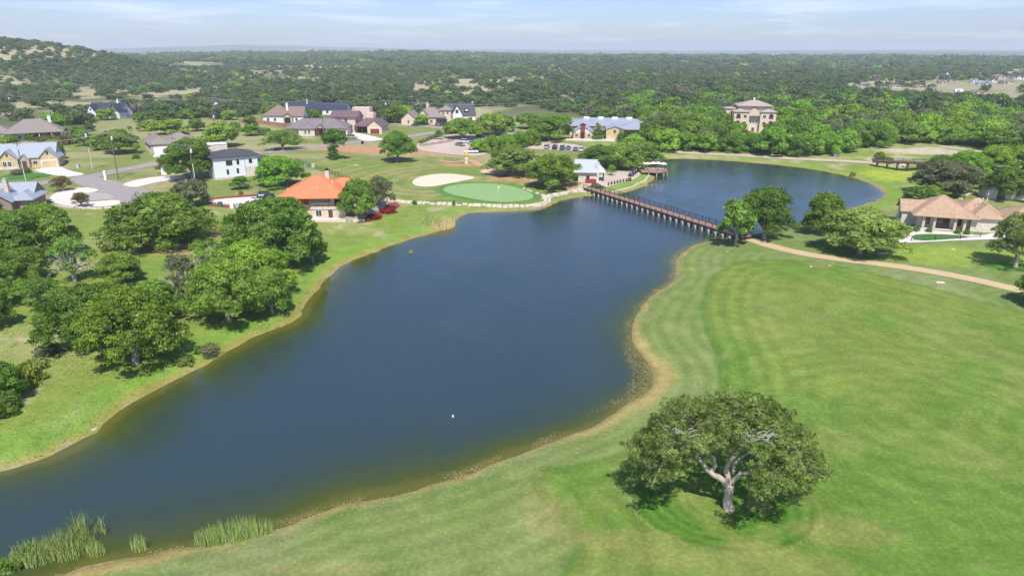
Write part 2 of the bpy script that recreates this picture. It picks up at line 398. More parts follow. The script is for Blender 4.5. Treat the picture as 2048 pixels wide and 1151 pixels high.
CLEAR = [(far_poly(p), c, m) for p, c, m in (
    ([(-60,92),(40,93),(120,94),(205,100),(200,110),(100,108),(0,110),(-60,112)], (.36,.32,.20), .9),
    ([(150,100),(260,107),(300,112),(260,112),(160,108)], (.36,.32,.20), .6),
    ([(600,128),(700,131),(780,136),(830,140),(800,144),(740,141),(660,138),(600,134)], (.46,.41,.27), .9),
    ([(800,168),(860,160),(900,158),(1030,160),(1060,168),(1010,180),(940,186),(830,182)], (.33,.30,.19), .97),
    ([(350,175),(420,165),(480,175),(420,190)], (.33,.30,.18), .8),
    ([(570,160),(640,155),(660,170),(600,180)], (.33,.30,.18), .8),
    ([(1060,165),(1110,160),(1160,180),(1140,195),(1090,180)], (.34,.30,.18), .8),
    ([(1390,206),(1420,204),(1424,216),(1396,216)], (.46,.40,.25), .9),
    ([(1400,148),(1480,146),(1560,152),(1540,160),(1440,158)], (.40,.36,.22), .6),
    ([(1690,158),(1740,150),(1800,150),(1790,156),(1740,162)], (.36,.36,.17), .9),
    ([(1795,226),(1820,216),(1850,218),(1905,232),(1860,238),(1800,234)], (.42,.40,.20), .95),
    ([(1715,164),(1800,160),(1860,158),(1885,148),(2060,146),(2060,192),(1900,196),(1850,184),(1715,180)], (.26,.25,.15), .72),
    ([(1012,240),(1062,236),(1062,246),(1010,250)], (.28,.32,.12), .9),
    ([(180,240),(300,236),(420,240),(500,232),(560,262),(430,280),(380,262),(200,262)], (.26,.26,.12), .8),
)]
FOREST_NEAR = np.array([tuple(at(*p)[:2]) for p in [(-500,300),(-100,262),(0,238),(90,248),(165,250),(178,232),(215,226),(262,226),(300,238),(400,236),(470,238),(515,228),(560,214),(690,214),(720,220),(790,246),(805,236),(900,226),(960,232),(1060,222),(1070,240),(1128,234),(1290,240),(1306,290),(1335,304),(1500,309),(1700,312),(1712,295),(1800,288),(1868,284),(1975,300),(2300,320)]])
FOREST = np.vstack([FOREST_NEAR, [(5200, 3800), (-5200, 3800)]])

# ------------------------------------------------------------------ terrain as one sheet to the horizon
def fan(rads, angs):
    Rg, A = np.meshgrid(rads, angs, indexing='ij'); x = (Rg*np.sin(A)).ravel(); y = (Rg*np.cos(A)).ravel()
    nr, na = len(rads), len(angs); i = np.arange(nr-1)[:, None]*na; j = np.arange(na-1)[None, :]
    a = (i+j).ravel(); Fc = np.stack([a, a+1, a+na+1, a+na], 1)[:, ::-1]
    return x, y, Fc
angs = np.concatenate([np.linspace(-math.pi, -.80, 34)[:-1], np.linspace(-.80, .80, 420), np.linspace(.80, math.pi, 34)[1:]])
rads = np.concatenate([[0.5, 6, 12, 18, 24], np.geomspace(28, 16000, 690)])
gx, gy, gf = fan(rads, angs)
gd_ = lake_d(gx, gy); gz = h_at(gx, gy, gd_)
gz = gz + np.where((gd_ > 0.5) & (gd_ < 150), (fbm(gx, gy, 1.6, 14, 3)-.5)*.16*(~inpoly(FAIR, gx, gy)), 0)*(np.hypot(gx, gy) < 170)
gcol = paint(gx, gy, gd_)
m, n, b = mat_new('ground_cover')
at_ = n.nodes.new('ShaderNodeVertexColor'); at_.layer_name = 'zone'
P = geopos(n)
f1 = noise(n, P, 2.6, 6, .75); f2 = noise(n, P, .35, 4, .6)
c1 = mixc(n, .55, at_.outputs[0], ramp(n, f1, [(.45,.42,.40),(.75,.75,.72),(1.6,1.5,1.5)], [.28,.5,.74]), 'MULTIPLY')
c2 = mixc(n, .5, c1, ramp(n, f2, [(.72,.78,.7),(1.25,1.2,1.3)], [.35,.65]), 'MULTIPLY')
gn = n.nodes.new('ShaderNodeMixRGB'); gn.blend_type = 'MULTIPLY'; gn.inputs[0].default_value = 1; gn.inputs[2].default_value = (1.25, 1.25, 1.25, 1)
n.links.new(c2, gn.inputs[1]); n.links.new(gn.outputs[0], b.inputs['Base Color'])
b.inputs['Roughness'].default_value = .95; b.inputs['Specular IOR Level'].default_value = .08
bump(n, b, f1, .6, .10)
GROUND = m
me = mesh_np('terrain', np.stack([gx, gy, gz], 1), gf, [m], True); vcol(me, 'zone', gcol)
tag(link(bpy.data.objects.new('ground', me)), 'rolling grassland round the lake, mown turf, meadow and scrub to the horizon', kind='structure')

# ------------------------------------------------------------------ lake
wx, wy, wf = fan(np.geomspace(26, 420, 330), np.linspace(-.95, .72, 300))
wd = lake_d(wx, wy)
keep = (wd[wf].min(1) < 1.2); wf = wf[keep]
used, inv = np.unique(wf, return_inverse=True); wf = inv.reshape(wf.shape); wx, wy, wd = wx[used], wy[used], wd[used]
m, n, b = mat_new('lake_water')
at_ = n.nodes.new('ShaderNodeAttribute'); at_.attribute_name = 'shallow'
P = geopos(n); nn = noise(n, P, .9, 5, .7); n2_ = noise(n, P, .07, 3, .6)
sh = n.nodes.new('ShaderNodeMath'); sh.operation = 'MULTIPLY_ADD'; n.links.new(nn, sh.inputs[0]); sh.inputs[1].default_value = .30; n.links.new(at_.outputs['Fac'], sh.inputs[2])
n.links.new(ramp(n, sh.outputs[0], [(.030,.054,.068),(.034,.056,.042),(.056,.072,.012),(.098,.102,.018)], [.22,.5,.85,1.2 if False else 1.0]), b.inputs['Base Color'])
b.inputs['IOR'].default_value = 1.333; b.inputs['Roughness'].default_value = .06; b.inputs['Specular IOR Level'].default_value = .5
mp = n.nodes.new('ShaderNodeMapping'); mp.inputs['Scale'].default_value = (.55, 1.25, 1); mp.inputs['Rotation'].default_value = (0, 0, R_(14)); n.links.new(P, mp.inputs[0])
w1 = noise(n, mp.outputs[0], 1.5, 3, .6, .8); w2 = noise(n, mp.outputs[0], 5.0, 3, .65, .3)
ad = n.nodes.new('ShaderNodeMath'); ad.operation = 'MULTIPLY_ADD'; n.links.new(w2, ad.inputs[0]); ad.inputs[1].default_value = .35; n.links.new(w1, ad.inputs[2])
bu = bump(n, b, ad.outputs[0], 1.0, .058)
# breeze: some patches are calmer than others
n.links.new(ramp(n, n2_, [(.35,.35,.35),(1,1,1)], [.35,.65]), bu.inputs['Strength'])
sm_ = n.nodes.new('ShaderNodeMath'); sm_.operation = 'MULTIPLY_ADD'; sm_.use_clamp = True; n.links.new(at_.outputs['Fac'], sm_.inputs[0]); sm_.inputs[1].default_value = -1.3; sm_.inputs[2].default_value = 1.0
sm2 = n.nodes.new('ShaderNodeMath'); sm2.operation = 'MULTIPLY'; n.links.new(bu.inputs['Strength'].links[0].from_socket, sm2.inputs[0]); n.links.new(sm_.outputs[0], sm2.inputs[1]); n.links.new(sm2.outputs[0], bu.inputs['Strength'])
me = mesh_np('lake', np.stack([wx, wy, np.zeros_like(wx)], 1), wf, [m], True)
a = me.attributes.new('shallow', 'FLOAT', 'POINT')
cove = np.exp(-(((wx+48)/26)**2+((wy-62)/16)**2))*0
Rw = np.hypot(wx, wy); k_ = np.clip(5.6-Rw*.016, 2.4, 9)*np.where((wx < -8) & (wy < 150), 1.35, 1.0)  # wider olive at left bank: visible bottom plus tree reflections put into the colour
sv = np.exp(np.minimum(wd, 0)/k_)*.95 + (fbm(wx, wy, 7, 19, 3)-.5)*.30*np.exp(np.minimum(wd, 0)/10)
a.data.foreach_set('value', np.clip(sv, 0, 1.1).astype(np.float32))
tag(link(bpy.data.objects.new('water', me)), 'blue rippled lake with olive shallows along its banks', kind='structure')

# ------------------------------------------------------------------ haze
m = bpy.data.materials.new('haze'); m.use_nodes = True; n = m.node_tree; n.nodes.clear()
o = n.nodes.new('ShaderNodeOutputMaterial'); v = n.nodes.new('ShaderNodeVolumePrincipled')
v.inputs['Color'].default_value = (.80, .89, 1, 1); v.inputs['Density'].default_value = .00016; v.inputs['Anisotropy'].default_value = .0
n.links.new(v.outputs[0], o.inputs['Volume'])
hz = MB().box(-17500, 17500, -17500, 17500, -16, 112).obj('haze', m)
tag(hz, 'thin blue summer haze over the countryside', kind='stuff')

# ------------------------------------------------------------------ draped sheets: roads, paths, sand
def sheet(name, poly, mat, dz=.05, step=None, label=None, parent=None, kind='structure'):
    poly = np.asarray(poly); lo, hi = poly.min(0), poly.max(0)
    step = step or max(1.2, max(hi-lo)/28)
    gx, gy = np.meshgrid(np.arange(lo[0]+step/2, hi[0], step), np.arange(lo[1]+step/2, hi[1], step)); gx, gy = gx.ravel(), gy.ravel()
    k = sdist(poly, gx, gy) < -step*.3; gx, gy = gx[k], gy[k]
    seg = []
    for i in range(len(poly)):
        a, b_ = poly[i], poly[(i+1) % len(poly)]; L = np.hypot(*(b_-a)); q = max(1, int(L/step))
        for j in range(q): seg.append(a+(b_-a)*j/q)
    n0 = len(seg); vs = [Vector(p) for p in seg]+[Vector(p) for p in zip(gx, gy)]
    r = mgeo.delaunay_2d_cdt(vs, [(i, (i+1) % n0) for i in range(n0)], [], 1, 1e-4)
    V = np.array([tuple(p) for p in r[0]]); z = h_at(V[:, 0], V[:, 1])+dz
    # a thin skirt gives the sheet thickness
    fs = [tuple(f) for f in r[2] if len(f) == 3]
    me = bpy.data.meshes.new(name); me.from_pydata([(p[0], p[1], q) for p, q in zip(V, z)], [], fs); me.materials.append(mat); me.update()
    o = link(bpy.data.objects.new(name, me), parent)
    tag(o, label, kind=kind if parent is None else None); return o
def strip(name, pts, w, mat, dz=.05, label=None, step=2.0, cross=3, px=True):
    pts = W2(pts) if px else np.array(pts)
    # Catmull-Rom
    P = [pts[0]*2-pts[1]]+list(pts)+[pts[-1]*2-pts[-2]]; out = []
    for i in range(1, len(P)-2):
        p0, p1, p2, p3 = P[i-1:i+3]; q = max(2, int(np.hypot(*(p2-p1))/step))
        for t in np.arange(q)/q: out.append(.5*((2*p1)+(p2-p0)*t+(2*p0-5*p1+4*p2-p3)*t*t+(3*p1-p0-3*p2+p3)*t**3))
    out.append(P[-2]); out = np.array(out); tn = np.gradient(out, axis=0); tn /= np.hypot(tn[:, 0], tn[:, 1])[:, None]
    nr = np.stack([-tn[:, 1], tn[:, 0]], 1); V = []; F_ = []
    for k in range(cross+1):
        q = out+nr*w*(k/cross-.5); V.append(q)
    V = np.stack(V, 1).reshape(-1, 2); z = h_at(V[:, 0], V[:, 1]); z = z.reshape(-1, cross+1); z = (z*.5+z.mean(1)[:, None]*.5).ravel()+dz
    i = np.arange(len(out)-1)[:, None]*(cross+1); j = np.arange(cross)[None]; a = (i+j).ravel()
    Fc = np.stack([a, a+1, a+cross+2, a+cross+1], 1)[:, ::-1]
    me = mesh_np(name, np.column_stack([V, z]), Fc, [mat])
    return tag(link(bpy.data.objects.new(name, me)), label, kind='structure'), out
ASPH = simple('asphalt', (.30,.265,.255), .9, var=.14, scale=.5, bmp=.2)
CONC = simple('concrete', (.62,.57,.52), .85, var=.07, scale=.4, bmp=.1)
CART = simple('cart_path_concrete', (.50,.375,.225), .9, var=.09, scale=.35, bmp=.1)
CALI = simple('caliche', (.47,.385,.32), .95, var=.12, scale=.12, bmp=.2)
SAND = simple('bunker_sand', (.66,.54,.42), .95, var=.07, scale=.3, bmp=.15)
DIRT = simple('red_dirt', (.46,.26,.17), .95, var=.15, scale=.3, bmp=.2)
GRAV = simple('grey_gravel', (.36,.33,.31), .95, var=.35, scale=4, bmp=.6)
strip('cart_path', [(1487,474),(1520,485),(1570,499),(1640,513),(1720,523),(1800,533),(1880,546),(1960,562),(2048,582),(2200,612)], 3.3, CART, .05, 'buff concrete cart path leading from the bridge across the fairway')
strip('street', [(-80,400),(20,377),(90,365),(150,358),(215,346),(275,334),(335,323),(400,312),(470,307),(540,304),(600,298),(665,290),(730,282),(780,277),(830,271),(870,265),(930,262),(1010,266),(1080,270)], 6.6, ASPH, .05, 'grey asphalt street running past the houses to the clubhouse')
strip('upper_street', [(770,247),(820,250),(880,256),(960,262),(1040,262),(1130,266)], 5.2, ASPH, .055, 'far grey street in front of the beige house')
sheet('cul_de_sac', smooth_poly(W2([(140,362),(185,352),(205,355),(245,366),(290,377),(312,388),(308,402),(270,410),(238,404),(205,386),(165,373)]), 1), ASPH, .06, label='asphalt turning area beside the white circular drive')
sheet('circular_drive', smooth_poly(W2([(99,397),(106,388),(130,380),(168,374),(200,379),(190,385),(165,387),(150,393),(148,400),(160,405),(190,403),(236,399),(245,407),(220,413),(170,415),(125,411),(102,404)]), 1), CONC, .085, label='bright white concrete circular driveway at the street corner')
sheet('gravel_island', smooth_poly(W2([(165,388),(190,384),(218,388),(236,398),(190,402),(160,403),(152,398)]), 1), GRAV, .10, label='grey gravel bed inside the white circular driveway')
sheet('corner_driveway', smooth_poly(W2([(238,369),(290,356),(330,352),(372,352),(372,358),(330,362),(300,368),(270,376)]), 1), CONC, .09, label='pale driveway leading to the white modern house')
sheet('stone_house_driveway', smooth_poly(W2([(62,341),(84,337),(116,331),(140,342),(172,348),(160,352),(128,355)]), 1), CONC, .09, label='white driveway in front of the yellow stone garage')
sheet('tan_house_driveway', smooth_poly(W2([(300,312),(330,305),(345,300),(372,300),(372,314),(350,322),(325,320)]), 1), CONC, .09, label='white driveway before the tan double garage')
sheet('hip_house_driveway', smooth_poly(W2([(688,268),(704,265),(722,267),(765,277),(768,280),(740,283),(722,281)]), 1), CONC, .09, label='pale driveway leading down to the street from the tan garage')
sheet('red_roof_driveway', smooth_poly(W2([(415,402),(440,398),(500,394),(545,392),(560,402),(530,414),(490,412),(420,406)]), 1), CONC, .09, label='white driveway running to the red roofed house')
RED = simple('red_mulch', (.24,.055,.04), .95, var=.25, scale=1.5, bmp=.4)
sheet('mulch_bed', smooth_poly(W2([(415,407),(480,413),(530,416),(528,420),(470,417),(415,412)]), 1), RED, .07, label='red mulch bed along the lower side of the driveway')
sheet('upper_mulch_bed', smooth_poly(W2([(415,398),(440,394),(500,389),(545,387),(545,391),(500,393),(440,397),(420,401)]), 1), RED, .07, label='red mulch bed along the upper side of the driveway')
sheet('garden_bed', smooth_poly(W2([(700,441),(735,432),(765,415),(785,402),(803,410),(790,420),(760,432),(725,447)]), 1), RED, .07, label='red planting bed at the lake corner of the red roofed house')
sheet('parking_lot', smooth_poly(LOT, 1), CALI, .07, label='pinkish gravel parking lot beside the clubhouse')
sheet('putting_green', GREEN, (lambda: (MC.get('green_turf') or courses('green_turf', (.225,.355,.140), .95, .42, .90, .05, 'DIAGONAL', bmp=0)))(), .05, 1.5, label='pale smooth putting green with faint mowing bands')
sheet('sand_bunker', BUNK1, SAND, .06, 1.5, label='large pale sand bunker beside the putting green')
sheet('small_sand_bunker', BUNK2, simple('tan_sand', (.60,.42,.28), .95, var=.08, scale=.3, bmp=.15), .06, 1.5, label='small tan bunker half in the shade of the oaks')
strip('garden_path', [(878,322),(910,324),(940,320),(960,330),(1005,345),(1060,360),(1110,372),(1150,378),(1172,384)], 3.0, DIRT, .06, 'reddish path winding from the parking lot to the bridge')
sheet('pavilion_court', smooth_poly(W2([(1150,376),(1175,362),(1200,350),(1232,341),(1280,340),(1281,352),(1262,362),(1230,370),(1205,377),(1178,386),(1160,386)]), 1), CALI, .08, label='gravel court beside the pavilion where the golf carts stand')
strip('dam_road', [(1325,302),(1400,307),(1480,311),(1560,316),(1640,320),(1700,323),(1745,326)], 5.0, CALI, .08, 'pale gravel road along the far shore of the lake', step=4)
strip('far_path', [(1880,292),(1920,298),(1960,304)], 4.0, CALI, .10, 'pale path rising to the right beyond the far footbridge', step=4)
sheet('patio', smooth_poly(W2([(1816,468),(1830,458),(1870,462),(1930,466),(1960,472),(1990,466),(2060,466),(2060,478),(1960,480),(1880,483),(1830,486),(1790,486)]), 1), CONC, .10, label='pale concrete walk and patio before the tan tiled house')
sheet('fenced_lawn', smooth_poly(W2([(1820,470),(1870,468),(1950,474),(1900,479),(1830,483)]), 1), simple('lush_lawn', (.06,.17,.03), .95, var=.1, scale=.6, bmp=.2), .13, label='dark green fenced strip of lawn before the tan tiled house')
sheet('stone_house_lawn', smooth_poly(W2([(0,350),(60,345),(108,349),(90,355),(0,362)]), 1), MC['lush_lawn'], .08, label='green lawn in front of the yellow stone house')
# ------------------------------------------------------------------ foliage
def leafmat(name, lo, hi, trans=.42, hue=.5):
    m = bpy.data.materials.new(name); m.use_nodes = True; n = m.node_tree; n.nodes.clear()
    out = n.nodes.new('ShaderNodeOutputMaterial'); df = n.nodes.new('ShaderNodeBsdfDiffuse'); tr = n.nodes.new('ShaderNodeBsdfTranslucent')
    gl = n.nodes.new('ShaderNodeBsdfGlossy'); gl.inputs['Roughness'].default_value = .45; gl.inputs['Color'].default_value = (1, 1, 1, 1)
    vc = n.nodes.new('ShaderNodeVertexColor'); vc.layer_name = 'leaf'
    sp_ = n.nodes.new('ShaderNodeSeparateColor'); n.links.new(vc.outputs[0], sp_.inputs[0])
    oi = n.nodes.new('ShaderNodeObjectInfo')
    c = ramp(n, sp_.outputs[0], [lo, tuple((a+b)/2 for a, b in zip(lo, hi)), hi], [0, .5, 1])
    hs = n.nodes.new('ShaderNodeHueSaturation'); n.links.new(c, hs.inputs['Color'])
    def mr(src, a, b_):
        r = n.nodes.new('ShaderNodeMapRange'); n.links.new(src, r.inputs[0]); r.inputs[3].default_value = a; r.inputs[4].default_value = b_; return r.outputs[0]
    n.links.new(mr(oi.outputs['Random'], .5-.032*hue, .5+.016*hue), hs.inputs['Hue'])
    wn = n.nodes.new('ShaderNodeTexWhiteNoise'); wn.noise_dimensions = '1D'; n.links.new(oi.outputs['Random'], wn.inputs['W'])
    n.links.new(mr(wn.outputs['Value'], *((.74, 1.14) if hue else (1, 1))), hs.inputs['Value'])
    n.links.new(mr(sp_.outputs[1], .80, 1.15), hs.inputs['Saturation'])
    n.links.new(hs.outputs[0], df.inputs[0])
    br = n.nodes.new('ShaderNodeMixRGB'); br.blend_type = 'MULTIPLY'; br.inputs[0].default_value = 1; br.inputs[2].default_value = (1.25, 1.35, .6, 1)
    n.links.new(hs.outputs[0], br.inputs[1]); n.links.new(br.outputs[0], tr.inputs[0])
    a = n.nodes.new('ShaderNodeMixShader'); a.inputs[0].default_value = trans; n.links.new(df.outputs[0], a.inputs[1]); n.links.new(tr.outputs[0], a.inputs[2])
    b_ = n.nodes.new('ShaderNodeMixShader'); b_.inputs[0].default_value = .012; n.links.new(a.outputs[0], b_.inputs[1]); n.links.new(gl.outputs[0], b_.inputs[2])
    n.links.new(b_.outputs[0], out.inputs[0]); return m
L_OAK = leafmat('oak_leaves', (0.099,0.208,0.028), (0.355,0.531,0.090))
L_BRIGHT = leafmat('bright_leaves', (0.112,0.246,0.023), (0.362,0.588,0.067))
L_DARK = leafmat('dark_leaves', (0.079,0.179,0.026), (0.264,0.437,0.061))
L_OLIVE = leafmat('olive_leaves', (.128,.205,.044), (.435,.563,.147))
L_HERO = leafmat('lone_oak_leaves', (.095,.150,.038), (.370,.470,.120), hue=0)
L_GREY = leafmat('sage_leaves', (.134,.160,.083), (.307,.346,.173))
L_LIME = leafmat('lime_leaves', (.15,.20,.025), (.34,.40,.07))
L_RUST = leafmat('rust_leaves', (.14,.13,.04), (.29,.24,.09))
L_RED = leafmat('red_flowers', (.20,.01,.01), (.50,.04,.03))
L_DRY = leafmat('dry_reed', (.32,.25,.10), (.58,.48,.25), .3, .2)
L_WEED = leafmat('weed_mat', (.30,.25,.11), (.46,.38,.18), .15, .1)
L_REED = leafmat('green_reed', (.13,.20,.04), (.32,.42,.12), .35, .3)
L_SHRUB = leafmat('juniper_leaves', (.070,.115,.049), (.192,.250,.100))
BARK = simple('oak_bark', (.30,.26,.22), .95, var=.35, scale=2.5, bmp=.6)
PALE = simple('pale_bark', (.42,.35,.30), .95, var=.45, scale=1.6, bmp=.6)
TWIG = simple('dead_twigs', (.40,.37,.34), .95, var=.25, scale=3)

def leaves(blobs, n, size, seed, zmin=-.45, spread=.8, centre=None, lean=.25, elong=1.0):
    """leaf tufts strewn through overlapping lobes; normals lean outward so lobes shade as clumps"""
    r = np.random.RandomState(seed); B = np.array(blobs); w = (B[:, 3]*B[:, 4])**.5; w = w**2; w /= w.sum()
    # leaves gather in sprays at the twig ends, sprays gather on lobes
    per = 11 if n > 3000 else 5; ns = max(8, n//per)
    sk = r.choice(len(B), ns, p=w); sd = r.normal(size=(ns, 3)); sd /= np.linalg.norm(sd, axis=1)[:, None]
    lowz = sd[:, 2] < zmin; sd[lowz, 2] *= -1
    srad = 1-np.abs(r.normal(size=ns))*.15+.10*r.normal(size=ns)
    inner = r.rand(ns) < .16; srad[inner] *= r.uniform(.35, .85, inner.sum())
    sc = B[sk, :3]+sd*B[sk, 3:6]*srad[:, None]; stn = r.normal(size=ns)*.17; sn = r.normal(size=(ns, 3))*.42
    q = r.randint(0, ns, n); k = sk[q]; d = sd[q]
    p = sc[q]+r.normal(size=(n, 3))*size*np.array([1.35, 1.35, .8])
    cen = np.array(centre if centre is not None else [B[:, 0].mean(), B[:, 1].mean(), B[:, 2].mean()*.6])
    o = p-cen; o /= np.linalg.norm(o, axis=1)[:, None]+1e-6
    N = d*.62+o*lean+sn[q]+r.normal(size=(n, 3))*.22; N[:, 2] += .12; N /= np.linalg.norm(N, axis=1)[:, None]
    G = N+r.normal(size=(n, 3))*spread*.55; G /= np.linalg.norm(G, axis=1)[:, None]
    f = (G*N).sum(1) < .15; G[f] = N[f]
    t = np.cross(G, r.normal(size=(n, 3))); t /= np.linalg.norm(t, axis=1)[:, None]; u = np.cross(G, t)
    s = size*r.uniform(.55, 1.45, n); sv = s*r.uniform(.45, .9, n)/elong; s = s*elong
    a = (t*s[:, None]); b_ = (u*sv[:, None])
    V = np.stack([p-a, p-b_*.9+a*.15, p+a, p+b_], 1).reshape(-1, 3)
    Fc = np.arange(4*n).reshape(n, 4)
    tone = .5+.14*r.normal(size=n)+stn[q]+(r.uniform(-.28, .28, len(B)))[k]
    c = np.stack([np.clip(tone, 0, 1), r.rand(n), r.rand(n)], 1)
    return V, Fc, np.repeat(N, 4, 0), np.repeat(c, 4, 0)
def leaf_mesh(name, parts, mat, smooth=True):
    V = []; Fc = []; N = []; c = []; o = 0
    for v, f, nn, cc in parts: V.append(v); Fc.append(f+o); N.append(nn); c.append(cc); o += len(v)
    V = np.vstack(V); me = mesh_np(name, V, np.vstack(Fc), [mat], True); vcol(me, 'leaf', np.vstack(c))
    me.normals_split_custom_set_from_vertices(np.vstack(N).astype(np.float32)); return me
def lobes(seed, R=6.0, H=8.0, base=2.2, n=26, flat=1.0, rag=1.0):
    """clump centres on an irregular dome"""
    r = random.Random(seed); B = []
    ax = [(1+r.uniform(-.22, .22)*rag) for _ in range(8)]
    for i in range(n):
        a = 2*math.pi*(i*.618+r.random()*.15); q = math.sqrt((i+.5)/n)
        e = ax[int(a/(2*math.pi)*8) % 8]; rr = q*.80*R*e
        ztop = base+(H-base)*(1-q**2.2)**.5*.86
        zz = ztop if r.random() < .62 else base+(ztop-base)*r.uniform(.15, .75)
        s = R*r.uniform(.17, .33)*(1.05-.25*q)*(30/max(n, 30))**.22
        B.append((rr*math.cos(a), rr*math.sin(a), max(zz-s*.35, base*.8+s*.3), s*r.uniform(.9, 1.25), s*r.uniform(.9, 1.25), s*r.uniform(.55, .85)*flat))
    B.append((0, 0, base+(H-base)*.42, R*.55, R*.55, (H-base)*.38))
    return B
def limbs(mb, seed, B, r0=.4, fork=1.9, n=7, lean=0):
    r = random.Random(seed); base = Vector((0, 0, -.4)); top = Vector((r.uniform(-.2, .2), r.uniform(-.2, .2), fork))
    mb.tube([base, Vector((0, 0, .25)), top*.5, top], [r0*1.7, r0*1.15, r0, r0*.95], 8)
    big = sorted(B, key=lambda b: -b[3])[:n] if n else []
    for b in r.sample(B, min(n, len(B))):
        e = Vector(b[:3]); s = top-Vector((0, 0, r.uniform(0, .3)))
        m1 = s.lerp(e, .35)+Vector((r.uniform(-.5, .5), r.uniform(-.5, .5), r.uniform(-.1, .5))); m2 = s.lerp(e, .7)+Vector((r.uniform(-.5, .5), r.uniform(-.5, .5), r.uniform(0, .5)))
        mb.tube([s, m1, m2, e], [r0*.62, r0*.45, r0*.28, r0*.10], 6)
        for _ in range(2):
            q = m2+Vector((r.uniform(-1.6, 1.6), r.uniform(-1.6, 1.6), r.uniform(-.2, 1.2))); mb.tube([m1.lerp(m2, r.random()), q], [r0*.2, r0*.05], 4)
TREE = {}
def make_variant(key, seed, R, H, base, nl, n, size, flat=1., low=False, r0=.38, nlimb=7, zmin=-.45, rag=1., fork=None):
    B = lobes(seed, R, H, base, nl, flat, rag)
    cm = leaf_mesh('crown_'+key, [leaves(B, n, size, seed, zmin=zmin)], L_OAK)
    mb = MB(); limbs(mb, seed+5, B, r0, fork or max(.8, base*.85), nlimb)
    tm = mb.mesh('trunk_'+key, BARK, True)
    TREE[key] = (cm, tm, R, H)
# near: leaves about 0.3 m; dimensions in metres
for i in range(5): make_variant('near%d' % i, 100+i, 6, 8, 2.0, 62, 62000, .112, rag=1.5)
for i in range(2): make_variant('bushy%d' % i, 120+i, 6, 7.2, .9, 56, 58000, .112, nlimb=4, zmin=-.8)
for i in range(2): make_variant('airy%d' % i, 130+i, 6, 8.4, 2.6, 36, 24000, .115, nlimb=14, rag=1.6)
for i in range(4): make_variant('mid%d' % i, 140+i, 6, 7.5, 1.6, 26, 9500, .27, nlimb=5, rag=1.2)
for i in range(2): make_variant('midtall%d' % i, 150+i, 5, 9.5, 3.0, 26, 9500, .27, nlimb=5, rag=1.2, r0=.3)
def make_bare(key, seed):
    B = lobes(seed, 6, 8.4, 2.4, 26, 1, 1.6); r = random.Random(seed); mb = MB(); limbs(mb, seed, B, .38, 2.2, 22); tw = MB()
    for b in B:
        for _ in range(9):
            s = Vector(b[:3])+Vector((r.uniform(-.5, .5), r.uniform(-.5, .5), r.uniform(-.3, .3))); d = Vector((r.uniform(-1, 1), r.uniform(-1, 1), r.uniform(-.3, .9)))*r.uniform(.7, 1.5)
            mb.tube([s, s+d*.5+Vector((r.uniform(-.2, .2), r.uniform(-.2, .2), .1)), s+d], [.06, .04, .015], 4)
    cm = leaf_mesh('crown_'+key, [leaves(B[:14], 9000, .12, seed, zmin=-.5)], L_OAK); TREE[key] = (cm, mb.mesh('trunk_'+key, TWIG, True), 6, 8.4)
make_bare('bare0', 181); make_bare('bare1', 187)
make_variant('shrub0', 160, 3, 2.6, .3, 12, 1600, .22, nlimb=2, zmin=-.9, r0=.1)
make_variant('shrub1', 161, 3, 2.2, .2, 14, 1800, .22, nlimb=2, zmin=-.9, r0=.1)
# cone-shaped evergreen
B = [(0.25*math.sin(k*2.4)*(1-k/14), .25*math.cos(k*2.4)*(1-k/14), .7+k*.42, 1.5*(1-k/14.5)+.15, 1.5*(1-k/14.5)+.15, .55) for k in range(14)]
cm = leaf_mesh('crown_cone', [leaves(B, 2600, .2, 170, zmin=-.8)], L_DARK); mb = MB().tube([(0, 0, -.3), (0, 0, 2)], [.16, .1], 6)
TREE['cone'] = (cm, mb.mesh('trunk_cone', BARK), 1.7, 6.6)
_cnt = {}
def put_tree(key, p, wm, hm, leaf, label, group=None, rz=None, name='live_oak', cat='tree', bark=None, seed=0):
    cm, tm, R0, H0 = TREE[key]
    rz = rz if rz is not None else random.Random(int(p[0]*7+p[1]*13)+seed).uniform(0, 6.28)
    e = empty(name, p, rz, (wm/(2*R0), wm/(2*R0), hm/H0)); tag(e, label, cat, group)
    for nm, me, mt in (('trunk', tm, bark), ('crown', cm, leaf)):
        o = bpy.data.objects.new(nm, me); link(o, e)
        if mt: o.material_slots[0].link = 'OBJECT'; o.material_slots[0].material = mt
    return e
def tree_px(key, px, py, w, h, leaf, label, **k):
    p = at(px, py); D = depth(p); dep = math.atan2(CAMH-p.z, math.hypot(p.x, p.y))
    wm = w*D/F; hm = max(h*D/F-.18*wm*math.sin(dep)*2, 1.2)/math.cos(dep)
    p.z -= .1
    return put_tree(key, p, wm, hm, leaf, label, **k)

